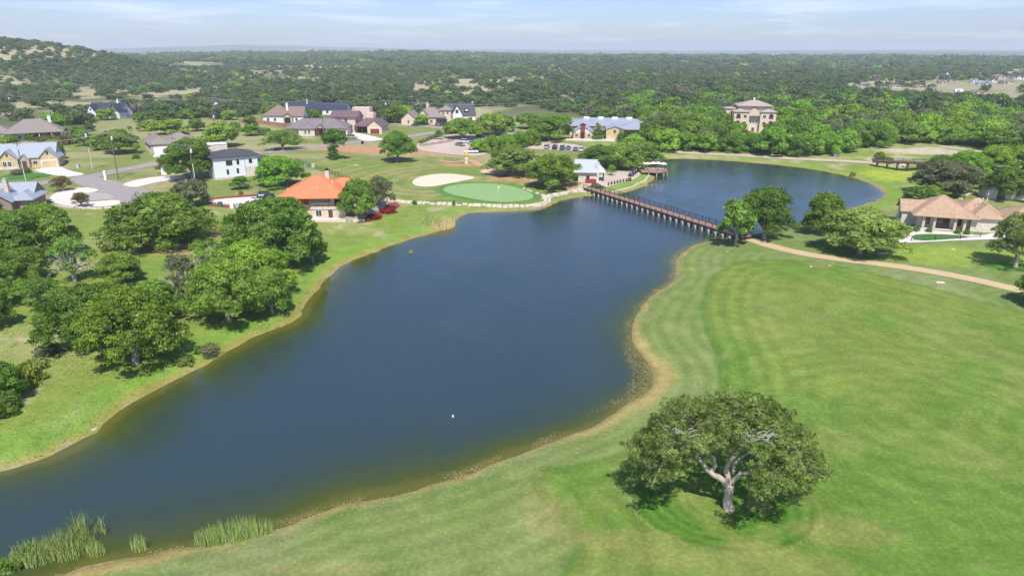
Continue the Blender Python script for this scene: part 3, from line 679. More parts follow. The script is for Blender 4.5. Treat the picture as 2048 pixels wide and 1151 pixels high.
# ------------------------------------------------------------------ the lone oak on the fairway
def hero():
    p = HERO; e = empty('live_oak', (p.x, p.y, p.z-.05)); tag(e, 'big spreading live oak with pale twisted trunk standing alone in a mown ring', 'tree')
    def q(px, py, dy=0.):
        d = ray(px, py); t = (p.y+dy)/d[1]; return Vector((d[0]*t-p.x, dy, CAMH+d[2]*t-p.z))
    def proj(v):
        X, Y, Z = v[0]+p.x, v[1]+p.y, v[2]+p.z-CAMH; dd = Y*cp-Z*sp; return CX+F*X/dd, CY-F*(Y*sp+Z*cp)/dd
    mb = MB(); r = random.Random(5)
    mb.tube([(0, 0, -.4), (0, 0, .1), q(1455, 1000), q(1457, 985), q(1459, 966)], [.66, .50, .41, .38, .41], 12)
    L1 = [q(1457, 972), q(1444, 957, -.1), q(1428, 949, -.2), q(1414, 936, -.2), q(1404, 921, -.1), q(1392, 912, .1), q(1374, 896, .4), q(1350, 880, .6)]
    L2 = [q(1426, 948), q(1424, 938, .2), q(1431, 928, .4), q(1427, 914, .6), q(1415, 903, .9), q(1412, 880, 1.6), q(1395, 855, 2)]
    L3 = [q(1459, 972), q(1456, 950, .1), q(1452, 936, .1), q(1457, 922, .2), q(1470, 908, .3), q(1480, 893, .4), q(1486, 876, .6), q(1489, 866, .9)]
    L4 = [q(1461, 968), q(1471, 955, -.2), q(1482, 944, -.4), q(1496, 944, -.6), q(1512, 938, -.9), q(1540, 935, -1.3), q(1575, 925, -1.4)]
    L5 = [q(1470, 906, .4), q(1456, 898, .6), q(1440, 892, .9), q(1432, 878, 1.4)]
    L6 = [q(1466, 945), q(1467, 930, .8), q(1480, 915, 1.6), q(1510, 895, 2.6), q(1545, 880, 3.2)]
    for L, ra in ((L1, .30), (L2, .21), (L3, .29), (L4, .21), (L5, .14), (L6, .16)):
        n_ = len(L); P2 = []
        for i in range(n_-1): P2 += [L[i], L[i].lerp(L[i+1], .5)+Vector([r.uniform(-.05, .05) for _ in range(3)])]
        P2.append(L[-1]); mb.tube(P2, [ra*(1-.55*i/len(P2))*r.uniform(.92, 1.12) for i in range(len(P2))], 9)
    OUT = np.array([(1232,935),(1252,905),(1270,870),(1300,835),(1345,800),(1400,783),(1470,778),(1530,795),(1580,828),(1612,870),(1645,905),(1668,940),(1640,965),(1600,985),(1560,995),(1500,990),(1512,965),(1502,940),(1515,915),(1498,892),(1472,898),(1430,902),(1392,910),(1385,940),(1350,958),(1300,965),(1260,950)], float)
    OUT = OUT + (OUT-np.array([1450, 890]))*-.035
    B = []
    for i in range(1500):
        a = r.uniform(0, 6.283); t = math.sqrt(r.random()); x, y = 9.0*t*math.cos(a), 7.2*t*math.sin(a)
        top = 4.9+4.5*max(0, 1-t**2.0)**.55+(.9 if y > 1 else 0)
        z = top-r.random()**1.6*3.2+ (-.6 if y < -3 else 0)
        if z < 2.6: continue
        px, py = proj((x, y, z))
        if not inpoly(OUT, np.array([px]), np.array([py]))[0] and not (y > 2.6 and py < 925 and px > 1370 and px < 1530): continue
        if any((x-b[0])**2+(y-b[1])**2+((z-b[2])*1.4)**2 < .80 for b in B): continue
        if math.sin(x*1.5+1)*math.sin(y*1.3+.5)+math.sin(z*2.2+x*.7) < -.78: continue
        s = r.uniform(.42, .90); B.append((x, y, z, s*1.15, s*1.15, s*.62))
        if r.random() < .4:
            for k in range(3): B.append((x+r.uniform(-1, 1), y+r.uniform(-1, 1), z+r.uniform(-.1, .75), .28, .28, .24))
    print('hero lobes', len(B))
    for b in r.sample(B, 90):
        en = Vector(b[:3]); st = min((x for L in (L1, L2, L3, L4, L5, L6) for x in L[3:]), key=lambda v: (v-en).length)
        md = st.lerp(en, .5)+Vector((r.uniform(-.5, .5), r.uniform(-.5, .5), r.uniform(-.3, .3)))
        mb.tube([st, md, en], [.085, .05, .018], 5)
        for _ in range(3): mb.tube([md, md+Vector((r.uniform(-1, 1), r.uniform(-1, 1), r.uniform(-.3, .6)))], [.03, .01], 4)
    mb.obj('trunk', PALE, e, True)
    for cx_, cy_, dy, k in ((1518, 872, -3.0, 30), (1362, 862, -3.4, 12)):
        tw = MB()
        for _ in range(k):
            s = q(cx_, cy_, dy)+Vector((r.uniform(-1.0, 1.0), r.uniform(-.5, .5), r.uniform(-.4, .4))); d = Vector((r.uniform(-.8, .8), r.uniform(-.8, .2), r.uniform(-.1, .6)))
            tw.tube([s, s+d*.5+Vector((0, 0, .1)), s+d], [.045, .03, .012], 4)
        tag(tw.obj('dead_branches', TWIG, e), kind='stuff')
    cm = leaf_mesh('hero_crown', [leaves(B, 165000, .060, 9, zmin=-.6, centre=(0, 0, 3.5), elong=1.3, spread=1.0)], L_HERO); link(bpy.data.objects.new('crown', cm), e)
hero()

T = tree_px
# west bank, nearest first
T('near0', 272, 727, 198, 182, L_BRIGHT, 'large light green oak nearest the lake on the lower west bank')
T('near1', 198, 690, 185, 150, L_DARK, 'broad dark green oak behind and left of the large light green oak', rz=1.0)
T('near2', 458, 642, 165, 150, L_OAK, 'oak with visible trunk overhanging the water at the west bank bend', bark=PALE)
T('near3', 545, 628, 95, 110, L_OAK, 'low oak crown spilling over the shallows beside the bend', rz=2.2)
T('near4', 505, 590, 155, 130, L_BRIGHT, 'light green oak with bare grey branches in the middle of the bank cluster')
T('near1', 563, 530, 196, 160, L_OAK, 'wide dark oak directly in front of the red roofed house')
T('near2', 626, 524, 62, 78, L_OAK, 'small oak at the right end of the cluster below the red roof', bark=PALE)
T('bushy0', 325, 488, 212, 122, L_OAK, 'wide bushy oak mound touching the ground on red soil')
T('mid1', 388, 412, 82, 60, L_GREY, 'grey green oak peeping out behind the bushy oak mound')
T('bare0', 372, 612, 104, 118, L_GREY, 'half dead oak with pale bare limbs between the two green clusters', bark=TWIG)
T('bare1', 420, 560, 96, 96, L_BRIGHT, 'thin oak with lichen grey twigs just right of the half dead oak', bark=TWIG)
T('bare0', 150, 563, 112, 100, L_OAK, 'oak with grey bare limbs and dark trunk behind the broad dark oak', rz=.5)
T('airy1', 80, 612, 105, 72, L_OAK, 'arching low oak branch crown reaching left over the meadow', rz=2)
T('near4', 245, 562, 95, 70, L_OAK, 'rounded oak in the gap above the large light green oak', rz=4)
T('near0', 312, 640, 110, 95, L_OAK, 'oak tucked behind the right shoulder of the large light green oak', rz=3)
T('near0', 105, 512, 118, 118, L_OAK, 'tall oak clump below the metal roofed brown house', rz=1.3)
T('near3', 38, 535, 125, 130, L_DARK, 'dark oak at the left edge with grey twigs below the brown house', rz=2.9)
T('near4', -15, 500, 120, 110, L_OAK, 'oak half cut by the left edge behind the dark oak', rz=.9)
T('near2', 75, 470, 80, 70, L_DARK, 'oak standing tight against the wall of the brown house', rz=5)
T('near1', -5, 655, 75, 100, L_OAK, 'oak crown poking in at the left edge halfway down', rz=2)
T('bushy1', 5, 800, 120, 95, L_DARK, 'dark cedar mound at the left edge above the lake')
T('bushy0', -10, 830, 90, 60, L_OAK, 'green shrubby oak lowest at the left edge')
T('shrub0', 52, 762, 80, 50, L_LIME, 'yellow green bush at the left edge beside the dark cedar mound', name='bush', cat='bush')
T('shrub1', 366, 727, 46, 22, L_REED, 'small light bush by the bank right of the large light green oak', name='bush', cat='bush')
T('shrub0', 418, 708, 52, 28, L_GREY, 'wispy grey green bush on the bank right of the small light bush', name='bush', cat='bush')
T('shrub1', 75, 735, 50, 16, L_REED, 'low scrub in the meadow left of the broad dark oak shadow', name='bush', cat='bush')
T('shrub1', 100, 705, 60, 16, L_GREY, 'flat grey scrub patch in the meadow under the broad dark oak', name='bush', cat='bush')
# neighbourhood
T('near0', 386, 358, 114, 88, L_DARK, 'dark oak overlapping the left end of the white modern house')
T('mid0', 345, 345, 52, 38, L_LIME, 'light yellow green oak crown above the dark oak at the modern house')
T('near3', 556, 372, 110, 70, L_BRIGHT, 'bright round oak at the right end of the white modern house')
T('midtall0', 480, 378, 40, 30, L_BRIGHT, 'small leafy tree on the slope below the white modern house')
T('shrub0', 482, 389, 12, 9, L_LIME, 'tiny yellow bush on the slope near the red roof driveway', name='bush', cat='bush')
T('near1', 722, 440, 76, 92, L_OAK, 'leafy tree hiding the right corner of the red roofed house')
T('airy0', 762, 420, 62, 76, L_GREY, 'loose grey green tree at the lakeside garden corner of the red roofed house')
T('near2', 795, 323, 75, 66, L_DARK, 'big round dark oak alone below the red dirt strip')
T('airy1', 566, 300, 80, 45, L_OAK, 'small umbrella shaped oak with open trunk beside the street')
T('mid2', 503, 271, 44, 24, L_DARK, 'round dark shrub oak below the wooden fence')
T('mid3', 447, 293, 82, 52, L_OAK, 'dusty oak behind the white modern house roof')
T('mid0', 342, 268, 76, 34, L_OAK, 'spreading oak behind the tan garage house')
T('near4', 240, 307, 78, 54, L_DARK, 'dark oak shading the left wall of the tan garage house')
T('mid1', 205, 300, 46, 36, L_OAK, 'lighter oak left of the dark oak by the vacant lot', rz=1)
T('mid2', 168, 292, 40, 36, L_OAK, 'oak between the vacant lot and the orange hedge')
T('mid3', 160, 272, 40, 22, L_DARK, 'dark rounded tree behind the orange hedge')
T('shrub0', 137, 288, 48, 24, L_RUST, 'orange tinged hedge bush right of the grey hip roofed house', name='bush', cat='bush')
T('shrub1', 100, 285, 50, 16, L_RUST, 'long reddish hedge before the porch of the grey hip roofed house', name='bush', cat='bush')
T('shrub0', 63, 281, 26, 16, L_DARK, 'dark round bush before the grey hip roofed house', name='bush', cat='bush')
T('shrub1', 18, 285, 40, 16, L_BRIGHT, 'green bush behind the metal roof of the yellow stone house', name='bush', cat='bush')
T('mid0', 108, 305, 36, 30, L_BRIGHT, 'bright green bushy tree at the right gable of the yellow stone house')
T('mid1', 118, 318, 28, 34, L_DARK, 'dark narrow tree against the right wall of the yellow stone house')
T('shrub0', 34, 350, 26, 14, L_GREY, 'grey green bush beside the door of the yellow stone house', name='bush', cat='bush')
T('shrub1', 52, 346, 22, 12, L_DARK, 'dark bush just right of the grey green bush at the stone house', name='bush', cat='bush')
T('airy0', 126, 382, 42, 34, L_RUST, 'small rusty leaved tree on the corner lawn left of the white driveway')
T('airy1', 164, 414, 42, 34, L_RUST, 'small rusty leaved tree inside the circular driveway')
T('shrub0', 273, 317, 18, 10, L_DARK, 'dark clipped bush at the tan garage house driveway', name='bush', cat='bush')
T('midtall0', 128, 440, 10, 8, L_OAK, 'tiny sapling on the slope under the white driveway')
T('mid2', 180, 262, 22, 18, L_GREY, 'pale green oak at the right of the grey roofed porch')
T('mid1', 110, 262, 55, 40, L_BRIGHT, 'bright oak behind the porch of the grey hip roofed house')
T('mid0', 215, 240, 46, 26, L_OAK, 'flat topped oak standing before the dark roofed white farmhouse')
T('midtall1', 260, 262, 10, 11, L_OAK, 'lone sapling in the field behind the tan garage house')
for i, (x, y, w, h) in enumerate(((540,232,36,24),(628,238,42,20),(604,244,24,16),(845,250,34,22))):
    T('mid%d' % (i % 4), x, y, w, h, (L_OAK, L_DARK, L_OAK, L_BRIGHT)[i], ('round oak before the brown roofed house', 'dark oak between the two hip roofed houses', 'small oak left of the grey hip roofed house with red door', 'bright round tree before the beige stone house')[i])
# palms/yuccas and garden trees by the upper street
T('midtall1', 790, 246, 48, 36, L_DARK, 'dark leafy tree right of the tower house garage')
T('midtall0', 812, 240, 40, 32, L_BRIGHT, 'bright green tree beside the upper street and utility pole')
T('shrub0', 777, 246, 14, 9, L_GREY, 'round grey bush at the tower house corner', name='bush', cat='bush')
for i, (k, x, y, w, h, m_, lb) in enumerate((('mid1',12,612,60,60,L_OAK,'small oak at the left edge between the arching branch and the meadow'),('near1',62,560,92,80,L_OAK,'oak filling the gap left of the oak with grey bare limbs'),('near4',-12,585,90,80,L_OAK,'oak pressed to the left edge above the meadow'),
  ('mid2',292,262,34,22,L_OAK,'oak standing alone in the field left of the spreading oak'),('mid3',395,262,40,26,L_DARK,'dark oak in the field right of the spreading oak'),('mid0',470,262,30,20,L_OAK,'low oak in the field before the wooden fence'),('mid1',500,252,36,22,L_OAK,'oak beside the left end of the wooden fence'),
  ('shrub0',430,268,24,12,L_DARK,'dark shrub in the dry field behind the modern house'),('mid3',280,244,36,20,L_OAK,'oak at the wood edge right of the navy farmhouse'),('mid0',320,240,40,22,L_DARK,'dark oak further right along the wood edge'),('mid2',375,238,36,22,L_BRIGHT,'bright oak left of the white cottage'),
  ('mid1',460,240,36,22,L_OAK,'oak right of the white cottage'),('shrub1',590,290,16,8,L_DARK,'dark shrub at the verge of the street below the umbrella oak'),('mid3',530,270,26,16,L_OAK,'small oak above the umbrella shaped oak'),('midtall0',735,262,14,14,L_BRIGHT,'young tree on the lawn of the tower house'),
  ('mid0',1010,262,60,32,L_OAK,'oak behind the leaning trunk oak by the upper street'),('mid2',1128,262,46,34,L_OAK,'oak rising at the left end of the clubhouse roof'),('mid1',1300,296,60,44,L_DARK,'dark oak at the right end of the clubhouse'),('mid3',1268,300,50,34,L_BRIGHT,'bright oak below the right clubhouse roof'))):
    T(k, x, y, w, h, m_, lb, rz=i*.9)
# parking and clubhouse
T('near0', 925, 277, 82, 45, L_OAK, 'broad oak with dark trunk at the top of the parking lot')
T('mid1', 988, 271, 74, 49, L_OAK, 'grey green oak on a leaning trunk behind the parked cars')
T('near3', 1098, 281, 92, 58, L_DARK, 'wide dark oak left of the clubhouse entrance')
T('mid3', 1060, 258, 60, 34, L_OAK, 'oak behind the wide dark clubhouse oak')
T('midtall1', 878, 279, 18, 20, L_DARK, 'young dark tree at the parking lot corner')
for i, (x, y, w, h, l) in enumerate(((960,304,44,30,'leftmost bright bushy tree of the parking lot hedge row'),(985,301,44,34,'second bright bushy tree in the parking lot hedge row'),(1012,298,44,34,'third bright bushy tree in the parking lot hedge row'),(1040,295,42,36,'fourth bright bushy tree in the parking lot hedge row'),(1065,290,42,36,'rightmost and highest bright bushy tree of the parking lot hedge row'))):
    T('bushy%d' % (i % 2), x, y, w, h, L_BRIGHT, l, group='bushy trees in a row beside the parked cars', rz=i*1.3)
T('near1', 1024, 350, 116, 66, L_OLIVE, 'olive green oak spreading over the small tan bunker')
T('near4', 1103, 374, 116, 76, L_BRIGHT, 'light green oak with visible trunk beside the garden path')
T('near2', 1198, 335, 90, 52, L_OAK, 'oak behind the metal roofed pavilion')
T('bushy0', 1246, 338, 92, 62, L_OAK, 'dense oak between the pavilion and the timber deck')
T('near3', 1292, 330, 78, 52, L_OAK, 'oak standing behind the timber deck with white parasols')
T('mid0', 1275, 316, 70, 40, L_BRIGHT, 'bright oak behind the oaks of the timber deck')
T('airy0', 1223, 351, 20, 24, L_OAK, 'slim small tree on the gravel court by the pavilion')
T('shrub1', 1193, 377, 28, 13, L_GREY, 'round clipped hedge at the town end of the bridge', name='bush', cat='bush')
T('cone', 1195, 280, 20, 38, L_DARK, 'taller dark cypress before the clubhouse wall', name='cypress')
T('cone', 1241, 283, 18, 26, L_DARK, 'shorter dark cypress at the right end of the clubhouse wall', name='cypress')
T('shrub0', 908, 411, 8, 12, L_DARK, 'small dark shrub against the white stone edging', name='bush', cat='bush')
T('shrub1', 830, 409, 10, 6, L_DARK, 'tiny dark bush at the left end of the stone edging', name='bush', cat='bush')
for i in range(6):
    T('shrub%d' % (i % 2), 842+i*6, 287-i*2.4, 12, 8, L_GREY, 'clipped grey hedge plant in the row above the parking lot', group='hedge plants along the street side of the parking lot', name='hedge_plant', cat='hedge')
for i in range(7):
    T('shrub1', 1217+i*6, 371-i*1.3, 4, 3.2, L_LIME, 'tiny yellow shrub in the row edging the gravel court', group='small yellow shrubs along the gravel court', name='bush', cat='bush')
T('shrub1', 1259, 362, 9, 6, L_LIME, 'round yellow shrub beside the golf carts', name='bush', cat='bush')
# east side
T('midtall0', 1471, 492, 74, 104, L_OAK, 'slender oak with pale trunk at the east end of the bridge', bark=PALE)
T('near3', 1528, 477, 122, 118, L_DARK, 'tall dark oak with pale trunk between bridge and path', bark=PALE, rz=1.1)
T('near0', 1643, 467, 94, 92, L_DARK, 'round dark oak leaning left beside the back lake', bark=PALE, rz=2)
T('near4', 1718, 508, 166, 110, L_OLIVE, 'broad pale olive oak shading the cart path')
T('airy0', 2030, 533, 125, 122, L_OLIVE, 'thin oak with slanting pale trunk before the right end of the tiled house', bark=PALE)
T('near2', 2085, 612, 105, 90, L_OAK, 'oak entering at the right edge just below the cart path')
T('near1', 1885, 388, 138, 78, L_GREY, 'large grey green oak behind the left end of the tan tiled house')
T('mid1', 1838, 402, 66, 34, L_DARK, 'dark bushy tree touching the left wall of the tan tiled house')
T('mid3', 1905, 394, 46, 38, L_LIME, 'lime green tree rising behind the ridge of the tan tiled house')
T('mid2', 1868, 396, 50, 30, L_BRIGHT, 'bright shrubby tree behind the left roof of the tan tiled house')
T('near3', 2012, 398, 95, 72, L_DARK, 'dark oak hanging over the far house wall at the right edge')
T('mid0', 1975, 380, 50, 40, L_BRIGHT, 'bright tree between the lawn curve and the dark right edge oak')
T('bushy1', 1930, 352, 88, 58, L_BRIGHT, 'vivid green thicket tree left of the far stone wall')
T('near0', 1985, 345, 84, 60, L_BRIGHT, 'vivid green tree crown at centre of the right hand thicket')
T('near4', 2045, 345, 90, 62, L_BRIGHT, 'vivid green tree at the right edge of the thicket')
T('bushy0', 1880, 348, 70, 44, L_OAK, 'rounded oak at the left end of the right hand thicket')
T('mid3', 1758, 322, 26, 20, L_LIME, 'light bush at the left end of the far footbridge')
T('mid2', 1775, 326, 24, 14, L_BRIGHT, 'low bush in front of the far footbridge start')
T('shrub0', 1706, 352, 14, 10, L_LIME, 'small waterside bush on the far lake corner', name='bush', cat='bush')
for x, l in ((1833, 'first'), (1857, 'second'), (1914, 'third'), (1932, 'last')):
    T('shrub1', x, 463+(x-1833)*.06, 13, 11, L_DARK, l+' clipped bush from the left under the tan tiled porch', name='bush', cat='bush', group='clipped bushes under the porch of the tiled house')
T('shrub0', 775, 425, 40, 12, L_RED, 'red flowering shrub in the planting bed by the lake', name='bush', cat='bush')
T('shrub1', 745, 438, 40, 8, L_RED, 'lower red shrub nearest the wall of the red roofed house', name='bush', cat='bush')
# ivy-clad tree
p = at(668, 319); D = depth(p); s = D/F
B = [(r_[0]*s, r_[1]*s, r_[2]*s, r_[3]*s, r_[3]*s, r_[4]*s) for r_ in ((-6,0,44,14,10),(10,0,47,14,9),(18,-2,38,9,8),(0,4,50,12,8),(2,0,30,8,8),(-2,0,20,8,8),(0,0,10,9,8),(1,0,5,8,5),(-10,0,38,8,8),(22,0,42,8,7))]
e = empty('ivy_tree', p); tag(e, 'oddly shaped ivy covered tree with a narrow column under a round head', 'tree')
link(bpy.data.objects.new('crown', leaf_mesh('ivy', [leaves(B, 7000, .28, 7, zmin=-.9)], L_DARK)), e); MB().tube([(0, 0, -.3), (0, 0, 30*s), (4*s, 0, 44*s)], [.4, .3, .12]).obj('trunk', BARK, e, True)

# ------------------------------------------------------------------ woodland
rng = np.random.RandomState(4)
HOUSES_XY = []      # filled by at() of buildings so that no tree stands in one
for (px, py, rr) in ((60,275,20),(215,228,17),(430,216,16),(565,240,20),(630,215,20),(715,255,22),(850,240,22),(925,238,17),(1200,275,30),(1500,262,20),(1920,460,30),(1800,330,22),(40,340,20),(2010,205,30),(1985,375,18)):
    p = at(px, py); HOUSES_XY.append((p.x, p.y, rr))
    if (px, py) in ((1500,262),): u_ = p.xy.normalized(); HOUSES_XY.append((p.x-u_.x*24, p.y-u_.y*24, 19))
for px, py in ((1724,172),(1737,173),(1762,176),(1790,175),(1802,165),(1838,176),(1866,180),(1886,167),(1903,163),(1894,152),(1917,188),(1928,190),(1960,188),(1948,166),(1968,169),(1958,152),(1988,164),(2002,158),(1997,154),(2022,168),(2012,141),(2030,150),(2040,158),(1975,172)):
    p = at(px, py+1); u_ = p.xy.normalized(); HOUSES_XY += [(p.x, p.y, 18), (p.x-u_.x*25, p.y-u_.y*25, 24), (p.x-u_.x*55, p.y-u_.y*55, 24)]
def scatter(n, r0, r1, amax=.83, keep=1.):
    R = np.sqrt(rng.uniform(r0**2, r1**2, n)); A = rng.uniform(-amax, amax, n); x = R*np.sin(A); y = R*np.cos(A)
    k = inpoly(FOREST, x, y) & (lake_d(x, y) > 14)
    for P, c_, m_ in CLEAR:
        sd = sdist(P, x, y); k &= ~((sd < 0) & (rng.rand(n) < .985*m_))
    open_ = fbm(x, y, 150, 71, 4); k &= (open_ < .53) | ((x > 40) & (np.hypot(x, y) < 600)) | (rng.rand(n) < (.022*keep))
    for hx, hy, rr in HOUSES_XY: k &= np.hypot(x-hx, y-hy) > rr*.8
    return x[k], y[k]
# nearest belt: individual trees
def thin(x, y, gap):
    idx = np.argsort(np.hypot(x, y)); out = []
    grid = {}
    for i in idx:
        c = (int(x[i]//gap), int(y[i]//gap))
        if any((x[i]-x[j])**2+(y[i]-y[j])**2 < gap*gap for a in (-1, 0, 1) for b_ in (-1, 0, 1) for j in grid.get((c[0]+a, c[1]+b_), ())): continue
        grid.setdefault(c, []).append(i); out.append(i)
    return np.array(out)
x, y = scatter(26000, 230, 760, keep=1.2); o = thin(x, y, 7.6); x, y = x[o], y[o]
N_IND = 185
zg = h_at(x, y)-.15
wet = fbm(x, y, 130, 88, 2)
for i in range(min(N_IND, len(x))):
    br = (x[i] > 60 and y[i] < 520)
    rr = rng.rand()
    lf = (L_BRIGHT if rr < .36 else L_DARK if rr < .62 else L_OAK if rr < .86 else L_GREY) if br else (L_OAK if rr < .45 else L_DARK if rr < .75 else L_SHRUB if rr < .85 else L_BRIGHT)
    w_ = rng.uniform(11, 17) if br else rng.uniform(8, 13)
    put_tree(('mid0','mid1','mid2','mid3','bushy0','bushy1')[rng.randint(6)] if not br else ('mid0','mid3','mid2','bushy1')[rng.randint(4)], (x[i], y[i], zg[i]), w_, w_*rng.uniform(.55, .75), lf,
        'rounded oak crown in the first ranks of the wood beyond the houses and lake', group='woodland trees behind the houses and the far shore', rz=rng.uniform(0, 6.28), name='woodland_tree')
rest = (x[N_IND:], y[N_IND:])
def gn_forest(name, xs, ys, w, h, idx, coll, label):
    z = h_at(xs, ys)-.2
    me = bpy.data.meshes.new(name); me.vertices.add(len(xs)); me.vertices.foreach_set('co', np.stack([xs, ys, z], 1).astype(np.float32).ravel())
    for nm, tp, ar in (('size', 'FLOAT_VECTOR', np.stack([w, w, h], 1)), ('turn', 'FLOAT', rng.uniform(0, 6.28, len(xs))), ('pick', 'INT', idx)):
        a = me.attributes.new(nm, tp, 'POINT')
        a.data.foreach_set('vector' if tp == 'FLOAT_VECTOR' else 'value', np.asarray(ar, dtype=np.int32 if tp == 'INT' else np.float32).ravel())
    o = link(bpy.data.objects.new(name, me)); tag(o, label, kind='stuff')
    g = bpy.data.node_groups.new(name, 'GeometryNodeTree'); g.interface.new_socket('Geometry', in_out='INPUT', socket_type='NodeSocketGeometry'); g.interface.new_socket('Geometry', in_out='OUTPUT', socket_type='NodeSocketGeometry')
    N_ = g.nodes; gi = N_.new('NodeGroupInput'); go = N_.new('NodeGroupOutput'); io = N_.new('GeometryNodeInstanceOnPoints'); ci = N_.new('GeometryNodeCollectionInfo')
    ci.inputs['Collection'].default_value = coll; ci.inputs['Separate Children'].default_value = True; ci.inputs['Reset Children'].default_value = True
    def na(nm, dt): q = N_.new('GeometryNodeInputNamedAttribute'); q.data_type = dt; q.inputs['Name'].default_value = nm; return q.outputs['Attribute']
    cx = N_.new('ShaderNodeCombineXYZ'); g.links.new(na('turn', 'FLOAT'), cx.inputs[2])
    g.links.new(gi.outputs[0], io.inputs['Points']); g.links.new(ci.outputs[0], io.inputs['Instance']); io.inputs['Pick Instance'].default_value = True
    g.links.new(na('pick', 'INT'), io.inputs['Instance Index']); g.links.new(cx.outputs[0], io.inputs['Rotation']); g.links.new(na('size', 'FLOAT_VECTOR'), io.inputs['Scale'])
    g.links.new(io.outputs[0], go.inputs[0])
    md = o.modifiers.new('scatter', 'NODES'); md.node_group = g
    return o
# distant tree kinds, one unit wide, kept in a collection of their own as the scatter's source
FARC = bpy.data.collections.new('distant_tree_kinds'); k = 0
F1 = leafmat('far_oak_leaves', (.079,.134,.051), (.230,.326,.125)); F2 = leafmat('far_juniper_leaves', (.054,.100,.049), (.164,.243,.105)); F3 = leafmat('far_grey_leaves', (.141,.160,.096), (.307,.339,.205))
mats = [F1, F2, F2, F1, L_BRIGHT, F2, F3, F1]
for i in range(8):
    B = lobes(300+i, .5, .62, .06, 13, 1.0, 1.3)
    ob = bpy.data.objects.new('kind_%02d' % k, leaf_mesh('midfar%d' % i, [leaves(B, 1100, .042, 300+i, zmin=-.7)], mats[i])); FARC.objects.link(ob); k += 1
for i in range(8):
    B = []
    rr = random.Random(i)
    for q in range(7):   # a thicket of several crowns
        a = rr.uniform(0, 6.28); d = .36*math.sqrt(rr.random()); s = rr.uniform(.13, .22)
        B += [(d*math.cos(a)+rr.uniform(-.06, .06), d*math.sin(a)+rr.uniform(-.06, .06), s*rr.uniform(.5, 1.0), s*.8, s*.8, s*.7) for _ in range(2)]
    ob = bpy.data.objects.new('kind_%02d' % k, leaf_mesh('far%d' % i, [leaves(B, 420, .05, 400+i, zmin=-.5)], mats[i])); FARC.objects.link(ob); k += 1
B = lobes(330, .5, .62, .06, 13, 1.0, 1.3)
ob = bpy.data.objects.new('kind_%02d' % k, leaf_mesh('greybare', [leaves(B, 900, .034, 330, zmin=-.7)], leafmat('bare_scrub', (.16,.14,.12), (.30,.27,.23), .2, .1))); FARC.objects.link(ob)
def pick_kind(xs, ys, base):
    n_ = fbm(xs, ys, 160, 55, 3); r_ = rng.rand(len(xs))
    p = np.where(n_+r_*.5 < .62, 1, np.where(n_+r_*.5 < .80, 0, np.where(r_ < .3, 3, 2)))
    p = np.where(rng.rand(len(xs)) < .25, rng.randint(0, 8, len(xs)), p); return p+base
x1, y1 = rest
R1 = np.hypot(x1, y1)
x2, y2 = scatter(150000, 760, 1500); o = thin(x2, y2, 8.2); x2, y2 = x2[o], y2[o]
xa = np.concatenate([x1, x2]); ya = np.concatenate([y1, y2]); w_ = rng.uniform(6.5, 13.5, len(xa))*(.8+.5*fbm(xa, ya, 120, 59, 2))
pk = pick_kind(xa, ya, 0)
wetm = (xa > 60) & (np.hypot(xa, ya) < 560); pk = np.where(wetm & (rng.rand(len(xa)) < .30), 4, pk); w_ = np.where(wetm, w_*1.25, w_)
pk = np.where(rng.rand(len(xa)) < .03, 16, pk)
gn_forest('oak_woodland', xa, ya, w_, w_*rng.uniform(.6, 1.05, len(xa)), pk, FARC, 'dense oak and juniper woodland rolling away behind the houses')
x3, y3 = scatter(60000, 1500, 5200); o = thin(x3, y3, 18); x3, y3 = x3[o], y3[o]
w_ = rng.uniform(26, 44, len(x3)); gn_forest('distant_woodland', x3, y3, w_, w_*rng.uniform(.75, 1.2, len(x3)), pick_kind(x3, y3, 8), FARC, 'hazy far woodland reaching to the horizon')
print('forest', len(x1), len(x2), len(x3))
# ------------------------------------------------------------------ building materials
def stone(name, a_, b_, scale=1.6):
    if name in MC: return MC[name]
    m, n, b = mat_new(name); c = objco(n); v = n.nodes.new('ShaderNodeTexVoronoi'); v.inputs['Scale'].default_value = scale; v.inputs['Randomness'].default_value = .9
    mp = n.nodes.new('ShaderNodeMapping'); mp.inputs['Scale'].default_value = (1, 1, 1.9); n.links.new(c, mp.inputs[0]); n.links.new(mp.outputs[0], v.inputs['Vector'])
    sp_ = n.nodes.new('ShaderNodeSeparateColor'); n.links.new(v.outputs['Color'], sp_.inputs[0])
    n.links.new(mixc(n, .35, ramp(n, sp_.outputs[0], [a_, b_]), ramp(n, noise(n, c, 6, 4), [(.6,.6,.6), (1.2,1.2,1.2)], [.3, .7]), 'MULTIPLY'), b.inputs['Base Color'])
    b.inputs['Roughness'].default_value = .9; bump(n, b, v.outputs['Distance'], .5, .05); MC[name] = m; return m
WHITE = simple('white_render', (.74,.75,.76), .8, var=.04, scale=.5, bmp=.05); CREAM = simple('cream_stucco', (.66,.52,.42), .85, var=.06, scale=.5, bmp=.08)
YSTONE = stone('yellow_limestone', (.50,.38,.21), (.66,.52,.33)); TAN = stone('tan_limestone', (.50,.40,.29), (.68,.58,.46)); PSTONE = stone('pale_limestone', (.58,.50,.42), (.72,.66,.58))
BRICK = courses('tan_brick', (.46,.37,.32), .9, 3.0, .8); BRWN = courses('brown_brick', (.27,.21,.19), .9, 3.0, .8); WSID = courses('white_siding', (.74,.76,.79), .7, 1.6, .9, .03)
SH_GREY = courses('grey_shingle', (.20,.18,.185), .9, 2.6, .75); SH_BRN = courses('brown_shingle', (.23,.165,.14), .9, 2.6, .75); SH_TAN = courses('tan_shingle', (.26,.22,.20), .9, 2.6, .75)
